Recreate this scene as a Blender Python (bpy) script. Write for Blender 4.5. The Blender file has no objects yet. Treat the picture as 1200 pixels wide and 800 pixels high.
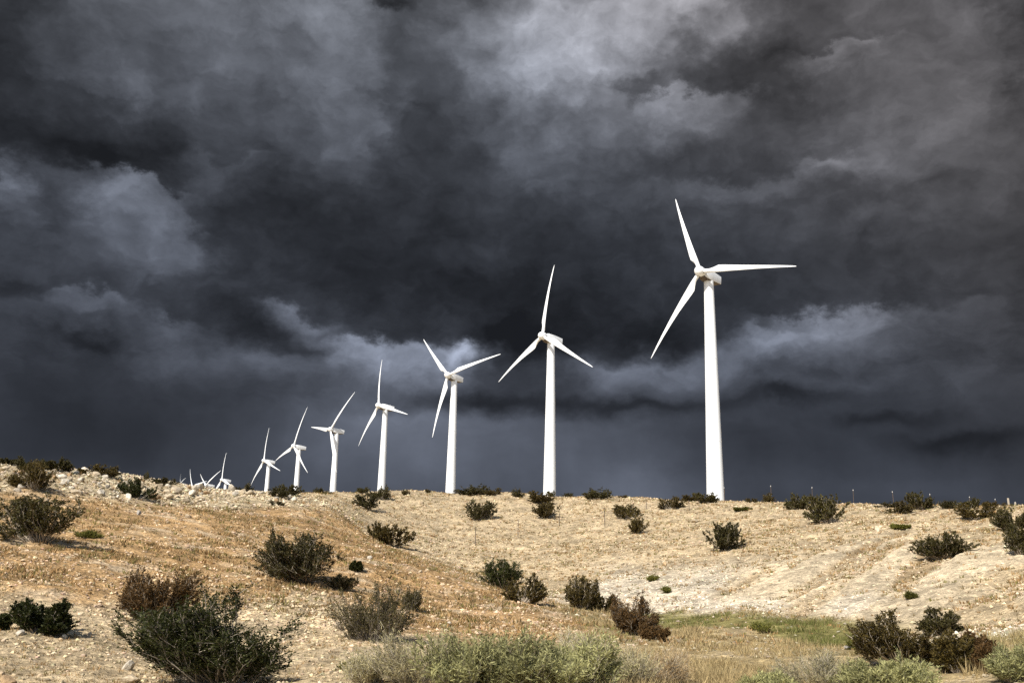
import bpy, bmesh, math, random
import numpy as np
from mathutils import Matrix, Vector

# ------------------------------------------------------------------ survey of the place, metres; the camera is the origin, y runs ahead of it
CAM_ROWS = [[0.9998001, -0.019996, 0.0], [-0.0048691, -0.2434553, -0.9698999], [0.0193941, 0.969706, -0.2435039]]
TERRAIN = [
    [35.22,60.49,5.3],[34.64,65.39,5.77],[33.14,75.01,6.49],[29.37,82.95,7.18],[23.94,89.87,7.85],[20.06,93.88,8.19],[14.07,98.0,8.67],[9.14,100.59,9.05],[0.32,103.0,9.36],
    [-8.61,101.64,9.15],[-12.75,99.18,8.93],[-16.13,93.62,8.26],[-19.3,85.86,7.41],[-28.75,48.06,5.56],[-27.96,53.09,5.85],[-26.52,56.04,5.98],[-25.55,60.85,6.3],
    [-24.42,66.67,6.44],[-23.27,72.35,6.49],[-21.93,79.01,6.88],[-22.67,43.44,3.38],[-21.67,46.17,3.64],[-21.18,50.76,4.15],[-20.54,56.38,4.42],[-19.04,61.1,4.64],
    [-17.06,65.82,5.13],[-16.49,32.0,1.07],[-15.55,33.57,1.13],[-14.19,35.25,1.16],[-13.94,40.68,1.56],[-14.87,50.87,2.88],[-14.51,60.28,3.99],[-11.13,37.38,0.84],
    [-9.93,41.84,0.99],[-9.15,49.16,1.62],[-11.8,69.0,4.66],[-11.75,23.19,-0.54],[-10.47,24.34,-0.53],[-8.99,25.46,-0.62],[-8.0,28.91,-0.55],[-6.9,34.31,-0.03],
    [-5.91,41.58,0.71],[-9.4,18.78,-1.2],[-7.86,18.93,-1.33],[-6.44,19.46,-1.42],[-6.03,24.26,-1.24],[-4.88,29.6,-0.86],[-7.54,15.24,-1.58],[-6.47,15.72,-1.61],
    [-5.3,16.15,-1.63],[-4.15,17.0,-1.69],[-2.7,16.78,-1.64],[-3.7,22.7,-1.4],[-7.73,57.48,2.1],[-4.24,51.83,0.94],[-1.35,45.98,-0.04],[0.94,41.99,-0.69],[3.11,37.87,-1.17],
    [4.76,33.66,-1.58],[-9.61,71.36,2.91],[-7.26,72.64,2.89],[-4.39,67.86,1.54],[-1.87,62.97,0.58],[0.29,60.0,0.19],[2.58,53.94,-0.59],[4.52,49.8,-0.92],[6.32,44.55,-1.29],
    [-3.59,36.83,-0.57],[-1.45,31.97,-1.12],[0.17,29.0,-1.46],[-2.58,26.88,-1.3],[2.06,27.92,-1.48],[-1.23,15.95,-1.53],[0.11,16.0,-1.51],[1.49,16.43,-1.53],
    [3.01,17.24,-1.57],[-0.58,20.99,-1.49],[1.89,20.91,-1.53],[4.14,23.64,-1.59],[4.75,18.4,-1.65],[6.15,17.98,-1.58],[7.26,17.02,-1.47],[7.73,15.14,-1.29],
    [8.01,13.85,-1.16],[6.78,26.13,-1.61],[8.46,24.58,-1.48],[9.05,21.14,-1.41],[10.52,20.45,-1.08],[7.59,36.21,-1.39],[8.95,34.35,-1.42],[10.1,32.46,-1.5],
    [10.72,29.62,-1.53],[9.4,42.98,-0.97],[10.49,40.15,-1.0],[11.47,36.75,-1.12],[12.25,32.25,-1.26],[13.07,29.21,-1.22],[13.31,25.77,-0.83],[13.63,23.31,-0.72],
    [8.68,49.24,-0.5],[10.93,49.81,-0.05],[13.72,44.95,-0.16],[15.29,39.12,-0.24],[16.35,34.3,-0.15],[16.67,29.63,-0.08],[5.97,65.73,1.42],[10.64,60.07,1.4],
    [14.53,55.12,1.37],[17.35,49.55,1.32],[19.21,43.99,1.24],[20.4,38.99,1.17],[20.9,35.27,1.11],[-5.51,83.82,4.39],[0.32,78.0,2.87],[7.24,79.67,4.08],[13.13,73.84,3.91],
    [18.18,68.63,3.75],[21.92,62.26,3.51],[24.53,55.85,3.24],[26.09,49.55,2.96],[-2.86,90.96,6.39],[4.34,91.9,6.6],[12.77,89.09,6.57],[19.34,83.8,6.18],[24.26,76.23,5.62],
    [28.45,67.23,4.98],[30.83,58.36,4.44],[31.14,51.28,3.98],[-11.6,85.21,5.81],[39.45,67.75,5.65],[51.07,87.72,6.5],[38.79,73.24,6.12],[50.22,94.82,6.97],
    [37.11,84.01,6.84],[48.05,108.76,7.69],[32.89,92.91,7.53],[42.59,120.28,8.38],[26.81,100.65,8.2],[34.71,130.31,9.05],[22.47,105.15,8.54],[29.09,136.13,9.39],
    [15.76,109.75,9.02],[20.4,142.09,9.87],[10.24,112.66,9.4],[13.26,145.85,10.25],[0.36,115.36,9.71],[0.46,149.35,10.56],[-9.64,113.83,9.5],[-12.48,147.37,10.35],
    [-14.28,111.09,9.28],[-18.49,143.82,10.13],[-18.07,104.85,8.61],[-23.4,135.75,9.46],[-21.62,96.16,7.76],[-27.99,124.49,8.61],[-32.19,53.83,5.91],[-41.68,69.69,6.76],
    [-31.31,59.46,6.2],[-40.54,76.98,7.05],[-29.7,62.77,6.33],[-38.45,81.26,7.18],[-28.62,68.15,6.65],[-37.05,88.24,7.5],[-27.35,74.67,6.79],[-35.41,96.67,7.64],
    [-26.06,81.03,6.84],[-33.74,104.91,7.69],[-24.56,88.49,7.23],[-31.8,114.57,8.08],[40.59,199.41,11.59],[8.64,263.69,13.0],[-21.83,325.77,14.34],[-54.89,395.71,15.77],
    [-84.74,452.13,13.97],[-115.78,515.38,14.24],[-151.29,594.86,15.53],[-215.89,729.32,16.5],[-249.54,800.21,19.0],[-273.72,840.21,21.0],[-284.41,836.67,23.0],
    [-0.0,-330.0,2.0],[-0.0,-1100.0,6.0],[-165.0,-285.79,2.0],[-550.0,-952.63,6.0],[-285.79,-165.0,2.0],[-952.63,-550.0,6.0],[-330.0,0.0,2.0],[-1100.0,0.0,6.0],
    [-285.79,165.0,2.0],[-952.63,550.0,6.0],[-550.0,952.63,20.0],[0.0,1100.0,20.0],[550.0,952.63,20.0],[285.79,165.0,2.0],[952.63,550.0,6.0],[330.0,0.0,2.0],
    [1100.0,0.0,6.0],[285.79,-165.0,2.0],[952.63,-550.0,6.0],[165.0,-285.79,2.0],[550.0,-952.63,6.0],[10.39,6.0,-1.8],[38.97,22.5,-1.2],[12.0,0.0,-1.8],[45.0,0.0,-1.2],
    [10.39,-6.0,-1.8],[38.97,-22.5,-1.2],[6.0,-10.39,-1.8],[22.5,-38.97,-1.2],[0.0,-12.0,-1.8],[0.0,-45.0,-1.2],[-6.0,-10.39,-1.8],[-22.5,-38.97,-1.2],[-10.39,-6.0,-1.8],
    [-38.97,-22.5,-1.2],[-12.0,-0.0,-1.8],[-45.0,-0.0,-1.2],[-10.39,6.0,-1.8],[-38.97,22.5,-1.2],[0.0,0.0,-1.65],
]
ZONES = [
    [-25.1,47.8,4],[-23.9,49.6,4],[-23.3,53.5,4],[-22.2,56.6,4],[-21.3,61.3,4],[-19.4,64.1,4],[-16.6,63.9,4],[-23.2,45.9,4],[-15.5,66.6,4],[-18.7,60.2,4],[-23.2,44.4,4],
    [-19.9,38.3,1],[-20.8,44.3,1],[-18.9,45.6,1],[-16.7,48.6,1],[-15.7,53.7,1],[-14.0,58.2,1],[-10.7,56.9,1],[-8.1,53.2,1],[-14.1,27.6,1],[-13.6,31.8,1],[-12.2,35.7,1],
    [-11.5,42.0,1],[-7.9,31.3,1],[-5.7,34.4,1],[-3.8,38.8,1],[-1.7,36.4,1],[0.2,33.6,1],[-1.1,39.5,1],[-4.5,42.2,1],[-10.0,27.0,1],[-11.3,24.7,1],[-2.4,30.1,1],
    [1.8,32.3,1],[-9.2,18.4,0],[-8.0,19.2,0],[-7.4,16.7,0],[-6.4,18.4,0],[-10.4,21.4,0],[-8.7,22.1,0],[-3.9,21.9,0],[-5.1,20.7,0],[-4.7,28.4,0],[-5.7,26.4,0],
    [-14.0,81.6,0],[-9.3,91.3,0],[-2.9,90.9,0],[3.4,87.9,0],[9.6,88.9,0],[15.5,86.8,0],[20.8,78.3,0],[25.4,72.0,0],[29.2,66.3,0],[31.6,60.8,0],[-6.8,82.2,0],
    [-2.4,78.1,0],[2.8,73.1,0],[6.7,74.0,0],[9.9,69.6,0],[12.9,66.2,0],[16.6,62.6,0],[19.9,62.7,0],[0.3,68.4,0],[3.4,61.0,0],[24.1,50.0,0],[19.2,37.5,0],[15.0,31.5,0],
    [5.7,52.5,2],[7.4,49.2,2],[9.1,47.2,2],[9.9,45.1,2],[5.1,56.5,2],[9.1,51.6,2],[11.2,43.0,2],[13.7,38.6,2],[12.3,28.1,2],[11.3,49.6,5],[13.1,46.8,5],[14.5,43.7,5],
    [16.4,46.8,5],[18.8,48.7,5],[13.0,41.5,5],[16.8,42.0,5],[16.8,38.7,5],[21.6,42.6,5],[17.2,33.1,5],[13.8,36.2,5],[15.0,50.3,5],[19.7,42.6,5],[5.0,33.2,3],
    [6.6,34.5,3],[8.0,32.9,3],[8.9,31.0,3],[7.7,23.6,3],[7.0,23.7,3],[4.5,23.3,3],[7.2,21.0,3],[5.2,20.0,3],[4.3,40.2,3],[0.1,18.1,3],[2.1,22.9,3],[7.5,17.7,3],
    [8.4,17.0,3],[3.4,19.3,3],[-1.7,18.2,3],[6.2,27.5,3],[8.7,22.0,3],[6.0,41.3,6],[6.7,40.2,6],[7.7,38.5,6],[8.6,36.7,6],[9.1,35.1,6],[10.0,34.0,6],[10.8,32.8,6],
    [10.8,30.4,6],[9.0,24.4,6],[10.1,32.4,6],[0,12,0],[20,5,0],[-20,5,0],[0,-20,0],[60,0,0],[-60,0,1],[80,150,0],[-80,150,4],[0,200,0],[0,500,0],[300,300,0],
    [-300,300,0],[0,-300,0],
]
TURBINES = [
    (40.59, 199.41, 66.59, 224, 98, 1, 'white wind turbine, the biggest of the row, with one blade pointing level to the side'),
    (8.64, 263.69, 68.0, 228, 2, 1, 'white wind turbine with one blade straight up, second tallest in the row'),
    (-21.83, 325.77, 69.34, 218, 76, 1, 'white wind turbine with two raised blades in a V, third tallest, before the bright cloud'),
    (-54.89, 395.71, 70.77, 232, 106, 1, 'white wind turbine with one thin blade up and two spread low, fourth tallest'),
    (-84.74, 452.13, 68.97, 228, 40, 1, 'white wind turbine with a level blade and one hanging down its tower, fifth tallest'),
    (-115.78, 515.38, 69.24, 228, 14, 1, 'white wind turbine with a tilted raised blade above the two dark bushes, sixth tallest'),
    (-151.29, 594.86, 70.53, 230, 110, 1, 'small white wind turbine with a blade almost touching the ridge, seventh tallest'),
    (-215.89, 729.32, 71.5, 226, 110, 1, 'small white wind turbine with only a stub of tower above the skyline'),
    (-249.54, 800.21, 74.0, 228, 60, 1, 'far wind turbine with two raised blades in a wide V above the ridge'),
    (-273.72, 840.21, 76.0, 226, 80, 1, 'far wind turbine with one steep blade and one low blade above the crest scrub'),
    (-284.41, 836.67, 78.0, 240, 72, 0.64, 'tiny wind turbine, just two faint blades above the boulders on the skyline'),
]
SHRUBS = [
    ('green', -4.51, 16.56, 2.69, 1.59, 'large dark green creosote bush with pale bare stems at the bottom, the largest'),
    ('green', -6.79, 20.12, 0.87, 0.79, 'small green shrub growing between the reddish dry bush and the big green bush'),
    ('rust', -8.02, 23.25, 1.66, 1.18, 'rusty reddish dry bush just behind the big dark green bush'),
    ('green', -9.28, 20.04, 0.98, 0.67, 'small dark green bush casting a short shadow, with a pale stone at its foot'),
    ('green', -10.02, 19.95, 0.36, 0.32, 'small dark bush cut by the picture edge beside the short-shadowed green bush'),
    ('olive', -15.51, 32.76, 2.95, 1.6, 'wide dark bush with twisted pale stems halfway up the orange hill'),
    ('grass', -15.13, 35.55, 0.89, 0.34, 'low green tuft beside the wide bush with twisted pale stems'),
    ('brown', -22.53, 46.02, 2.18, 1.41, 'loose brownish bush on the rocky band below the skyline'),
    ('olive', -25.27, 51.09, 1.52, 0.76, 'bush behind the rocks on the skyline, partly hidden by the loose brownish bush'),
    ('olive', -25.15, 53.81, 1.48, 0.79, 'dark bush on the rocky skyline with a bare stick beside it'),
    ('olive', -27.41, 52.7, 0.95, 0.42, 'low bush at the very edge of the picture on the rocky skyline'),
    ('brown', -24.67, 55.75, 0.7, 0.33, 'tiny brown bush among the skyline rocks'),
    ('brown', -24.1, 57.56, 1.77, 0.67, 'spreading brown bush on the rocky skyline'),
    ('green', -20.29, 53.39, 2.08, 1.12, 'rounded dark green bush beside the tan boulder'),
    ('olive', -23.97, 64.06, 0.36, 0.61, 'thin dark upright shrub on the skyline above the rounded green bush'),
    ('olive', -22.28, 62.89, 2.01, 0.47, 'low olive scrub on the skyline between the boulders and the small far turbines'),
    ('olive', -19.92, 72.93, 1.48, 0.74, 'dark bush on the skyline between two far turbines'),
    ('olive', -6.93, 34.47, 2.99, 1.8, 'olive brown leaning bush in the middle of the orange slope'),
    ('open', -5.67, 34.46, 1.11, 0.56, 'low dry skirt of twigs downhill of the olive leaning bush'),
    ('green', -5.98, 39.39, 0.49, 0.42, 'very small dark bush alone on the orange slope'),
    ('open', -3.17, 24.03, 1.89, 1.42, 'open grey-brown bush with see-through twigs above the pale sagebrush'),
    ('open', -3.06, 32.5, 0.58, 0.75, 'thin sprig standing beside the open grey-brown bush'),
    ('brown', -8.14, 68.03, 2.67, 1.52, 'dark brown bush in the crease where the two hills meet'),
    ('olive', -12.26, 85.04, 2.44, 1.3, 'dark bush lying on the slope just below the fourth tower'),
    ('olive', -12.14, 91.6, 2.13, 1.31, 'dark bush directly in front of the foot of the fourth tower'),
    ('olive', -16.2, 67.69, 1.48, 0.74, 'smaller of two dark bushes in front of the sixth tower'),
    ('olive', -16.3, 71.98, 1.97, 0.85, 'larger of two dark bushes in front of the sixth tower'),
    ('olive', -15.1, 63.02, 1.03, 0.34, 'flat dark bush below the pair in front of the sixth tower'),
    ('olive', -17.21, 89.07, 1.61, 0.56, 'low bush on the skyline close to the fifth tower'),
    ('olive', -14.04, 95.09, 1.37, 0.68, 'small bush on the skyline just before the fourth tower'),
    ('brown', -10.21, 95.94, 0.77, 0.51, 'tiny sprig on the skyline between the third and fourth towers'),
    ('brown', -8.33, 99.49, 0.8, 0.44, 'dot of a bush on the skyline close to the third tower'),
    ('olive', -3.59, 101.46, 3.43, 1.26, 'wide dark bush on the skyline beyond the third tower'),
    ('brown', -1.27, 100.19, 2.14, 0.8, 'flat paler bush joined to the wide dark skyline bush'),
    ('olive', -2.52, 88.04, 2.66, 1.8, 'two-lobed dark bush on the bank below the wide skyline bush'),
    ('brown', 3.46, 89.81, 2.71, 1.51, 'compact dark bush on the bank below the second tower'),
    ('olive', 0.83, 98.76, 1.4, 0.88, 'small dark bush on the skyline before the second tower'),
    ('brown', 2.53, 97.05, 3.1, 1.12, 'flat brown bush just below the skyline in front of the second tower'),
    ('olive', 4.56, 104.78, 1.02, 0.75, 'small bush touching the foot of the second tower'),
    ('olive', 6.51, 106.6, 1.23, 0.47, 'tiny bush on the skyline past the second tower'),
    ('olive', 9.06, 97.74, 3.14, 1.22, 'dark bush midway along the skyline between the two biggest towers'),
    ('brown', 11.93, 99.49, 1.25, 0.36, 'flat scrub on the skyline next to the midway bush'),
    ('brown', 10.81, 85.96, 2.92, 1.31, 'flat-topped brown bush leaning beside a fence post'),
    ('brown', 10.12, 77.83, 1.67, 1.32, 'round brown bush with a short shadow below the flat-topped one'),
    ('brown', 15.04, 89.59, 2.42, 1.13, 'dark bush just below the skyline near the biggest tower'),
    ('brown', 17.38, 96.36, 2.26, 0.61, 'thin pale scrub on the skyline behind the dark bush near the biggest tower'),
    ('olive', 18.7, 92.08, 2.84, 1.08, 'dark bush overlapping the foot of the biggest tower'),
    ('olive', 13.94, 63.9, 2.43, 1.74, 'dark slanting bush alone on the gravel bank below the biggest tower'),
    ('brown', 23.0, 92.46, 1.18, 0.42, 'tiny bush on the skyline beyond the biggest tower'),
    ('brown', 24.39, 90.37, 1.25, 0.91, 'small round bush on the skyline with a post behind it'),
    ('olive', 24.06, 81.11, 2.48, 1.35, 'dark round bush at the crest, first of a close pair'),
    ('olive', 23.02, 70.12, 3.01, 1.96, 'big ragged bush at the crest, second of a close pair'),
    ('olive', 29.4, 75.6, 2.16, 0.43, 'flat dark scrub along the skyline above the low crest bush'),
    ('brown', 28.35, 71.38, 2.18, 0.95, 'low dark bush just under the skyline below the flat scrub'),
    ('olive', 30.66, 72.63, 2.17, 1.4, 'tall round bush standing on the skyline beside a white-tipped post'),
    ('olive', 31.72, 70.87, 1.52, 0.62, 'small dark bush on the skyline past the tall round one'),
    ('brown', 29.21, 61.19, 2.65, 1.02, 'straggling brown bush below the skyline'),
    ('olive', 31.91, 67.34, 1.72, 0.86, 'dark bush on the skyline above the straggling brown bush'),
    ('brown', 32.53, 64.9, 1.55, 0.45, 'low bush on the skyline between two pale posts'),
    ('olive', 26.93, 52.14, 2.08, 1.35, 'dark split bush with a white stone at its foot'),
    ('olive', 21.49, 41.3, 1.24, 1.32, 'dark bush at the edge of the picture below the split bush'),
    ('olive', 20.45, 46.33, 2.6, 1.26, 'wide spiky dark bush alone at the top of the bare streaked slope'),
    ('green', -0.18, 50.04, 2.13, 1.51, 'dark green upper bush in the gully, growing into a brown one'),
    ('brown', 0.62, 39.96, 1.56, 1.13, 'brown bush trailing grey dead twigs down the gully'),
    ('brown', 3.37, 43.79, 1.56, 1.48, 'dark upright bush in the gully above the white gravel'),
    ('brown', 4.27, 43.83, 1.17, 0.86, 'low brown bush joined to the upright gully bush'),
    ('rust', 4.18, 33.58, 1.44, 1.32, 'reddish brown bush leaning downhill in the gully'),
    ('rust', 4.61, 31.1, 0.78, 0.5, 'small dry clump at the foot of the leaning reddish bush'),
    ('grass', 8.28, 56.15, 0.7, 0.4, 'small grey-green tuft on the white gravel'),
    ('grass', 8.28, 51.42, 0.65, 0.37, 'green tuft on the white gravel nearest the wash'),
    ('brown', 8.07, 20.55, 1.72, 1.1, 'large brown bush with grey forked stems at the edge of the wash'),
    ('olive', 13.28, 30.47, 1.06, 0.79, 'compact dark bush with white sand at its foot'),
    ('brown', 8.19, 18.29, 0.71, 0.75, 'spiky rust-brown bush beside the large forked brown one'),
    ('rust', 8.46, 17.64, 0.45, 0.49, 'narrow rusty bush at the end of the brown thicket'),
    ('rust', 9.98, 21.43, 0.63, 0.42, 'small yellowish brown bush above the brown thicket'),
    ('grass', 15.14, 37.24, 0.53, 0.32, 'small round green tuft alone on the bare pale slope'),
    ('grass', -2.9, 18.98, 0.38, 0.24, 'bright green clump beside the dry straw shrub'),
    ('grass', 20.33, 85.45, 1.56, 0.39, 'small green patch on the bank past the biggest tower'),
    ('grass', 24.48, 61.55, 1.29, 0.35, 'flat green weeds under the low dark crest bush'),
    ('grass', 8.68, 34.32, 0.82, 0.38, 'bright green clump of weeds at the edge of the wash'),
    ('grass', 8.95, 25.22, 0.81, 0.38, 'bright green weeds beside the large brown bush'),
    ('sage', 6.48, 16.67, 1.18, 0.64, 'bright pale green sagebrush in front of the large brown bush'),
    ('sage', 6.02, 16.96, 0.96, 0.54, 'grey-green sagebrush next to the bright pale green one'),
    ('sagedry', 5.51, 17.77, 1.49, 0.73, 'straw and green sagebrush mound in the middle of the wash'),
    ('sage', 7.95, 15.88, 0.73, 0.6, 'grey-green shrub at the picture edge beyond the brown thicket'),
    ('sage', 4.44, 16.95, 0.93, 0.4, 'low grey-green sagebrush at the bottom of the wash'),
    ('sagedry', -2.15, 16.06, 0.92, 0.58, 'dry grey shrub with bare white twigs below the open bush'),
    ('sagedry', -1.42, 16.02, 1.57, 0.94, 'pale straw-green sagebrush beside the dry grey shrub'),
    ('sage', -0.48, 14.51, 1.5, 0.9, 'dense green sagebrush mound, first of the big pale-green row'),
    ('sage', 0.25, 14.52, 1.45, 0.88, 'dense green sagebrush mound in the middle of the pale-green row'),
    ('sage', 0.98, 14.61, 1.46, 0.86, 'full grey-green sagebrush mound near the end of the row'),
    ('sagedry', 1.69, 20.57, 1.54, 0.81, 'tall pale sagebrush rising behind the green row'),
    ('sagedry', 1.96, 16.2, 0.93, 0.67, 'thin pale sagebrush at the end of the row beside the straw shrub'),
    ('straw', 2.66, 17.07, 1.07, 0.68, 'straw-coloured dry shrub at the foot of the gully'),
]
ROCKS = [
    (-19.91, 54.82, 0.88, 0.62, 'tan', 'tan boulder at the foot of the rounded green bush'),
    (-21.62, 60.07, 0.85, 0.51, 'pale', 'pale flat boulder behind the tan boulder'),
    (-20.86, 60.97, 0.91, 0.63, 'pale', 'pale boulder on the crest beside the tan boulder'),
    (-20.22, 57.89, 0.65, 0.38, 'pale', 'small pale stone between the tan boulder and the crest boulder'),
    (-20.2, 62.58, 0.58, 0.41, 'tan', 'brownish boulder alone on the crest below the small far turbines'),
    (-21.43, 79.23, 0.58, 0.44, 'pale', 'pale rounded stone on the crest before the dark skyline bush'),
    (-6.57, 17.66, 0.23, 0.2, 'white', 'white stone standing on the sandy ground behind a flat boulder'),
    (-6.05, 16.44, 0.37, 0.19, 'pale', 'flat pale boulder with a dark shadow beside the white stone'),
    (-7.52, 15.42, 0.3, 0.2, 'tan', 'rounded tan stone at the bottom corner of the picture'),
    (-9.42, 19.57, 0.23, 0.15, 'white', 'pale stone at the foot of the small dark green bush'),
    (-8.74, 20.01, 0.14, 0.1, 'white', 'small white stone beside the shadow of the small green bush'),
    (-7.94, 24.42, 0.3, 0.18, 'pale', 'pale stone between the reddish bush and the big green bush'),
    (-7.72, 25.25, 0.37, 0.21, 'pale', 'tan-white stone behind the big green bush'),
    (-4.23, 25.45, 0.32, 0.25, 'pale', 'pale stone uphill of the open grey-brown bush'),
    (-17.66, 46.82, 0.27, 0.35, 'grey', 'grey upright stone in the orange annuals'),
    (-16.16, 49.38, 0.46, 0.23, 'pale', 'flat pale stone on the orange hill'),
    (-6.13, 43.85, 0.27, 0.24, 'white', 'white stone on the orange slope below the crease bush'),
    (-1.66, 29.83, 0.21, 0.11, 'white', 'white stone on the straw slope above the sagebrush'),
    (26.65, 51.88, 0.41, 0.31, 'white', 'white stone at the foot of the dark split bush'),
    (15.05, 79.47, 0.64, 0.36, 'pale', 'pale stone on the bank near the biggest tower'),
    (23.17, 61.54, 0.64, 0.41, 'pale', 'pale stone on the crest bank below the ragged bush'),
    (6.7, 27.02, 0.15, 0.1, 'white', 'white stone on the wash floor'),
    (8.66, 25.57, 0.33, 0.12, 'grey', 'flat grey stone lying in the wash grass'),
    (-24.07, 47.67, 0.57, 0.33, 'pale', 'blocky pale stone near the edge of the skyline band'),
    (-24.96, 57.06, 0.77, 0.39, 'white', 'white slab on the skyline beside the spreading brown bush'),
    (-23.91, 56.08, 0.59, 0.43, 'pale', 'pale block on the skyline below the spreading brown bush'),
    (-24.16, 59.87, 0.51, 0.34, 'white', 'white slab sticking up on the skyline'),
    (-23.31, 50.56, 0.59, 0.34, 'white', 'white slab on the rocky band under the dark skyline bush'),
]
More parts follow.
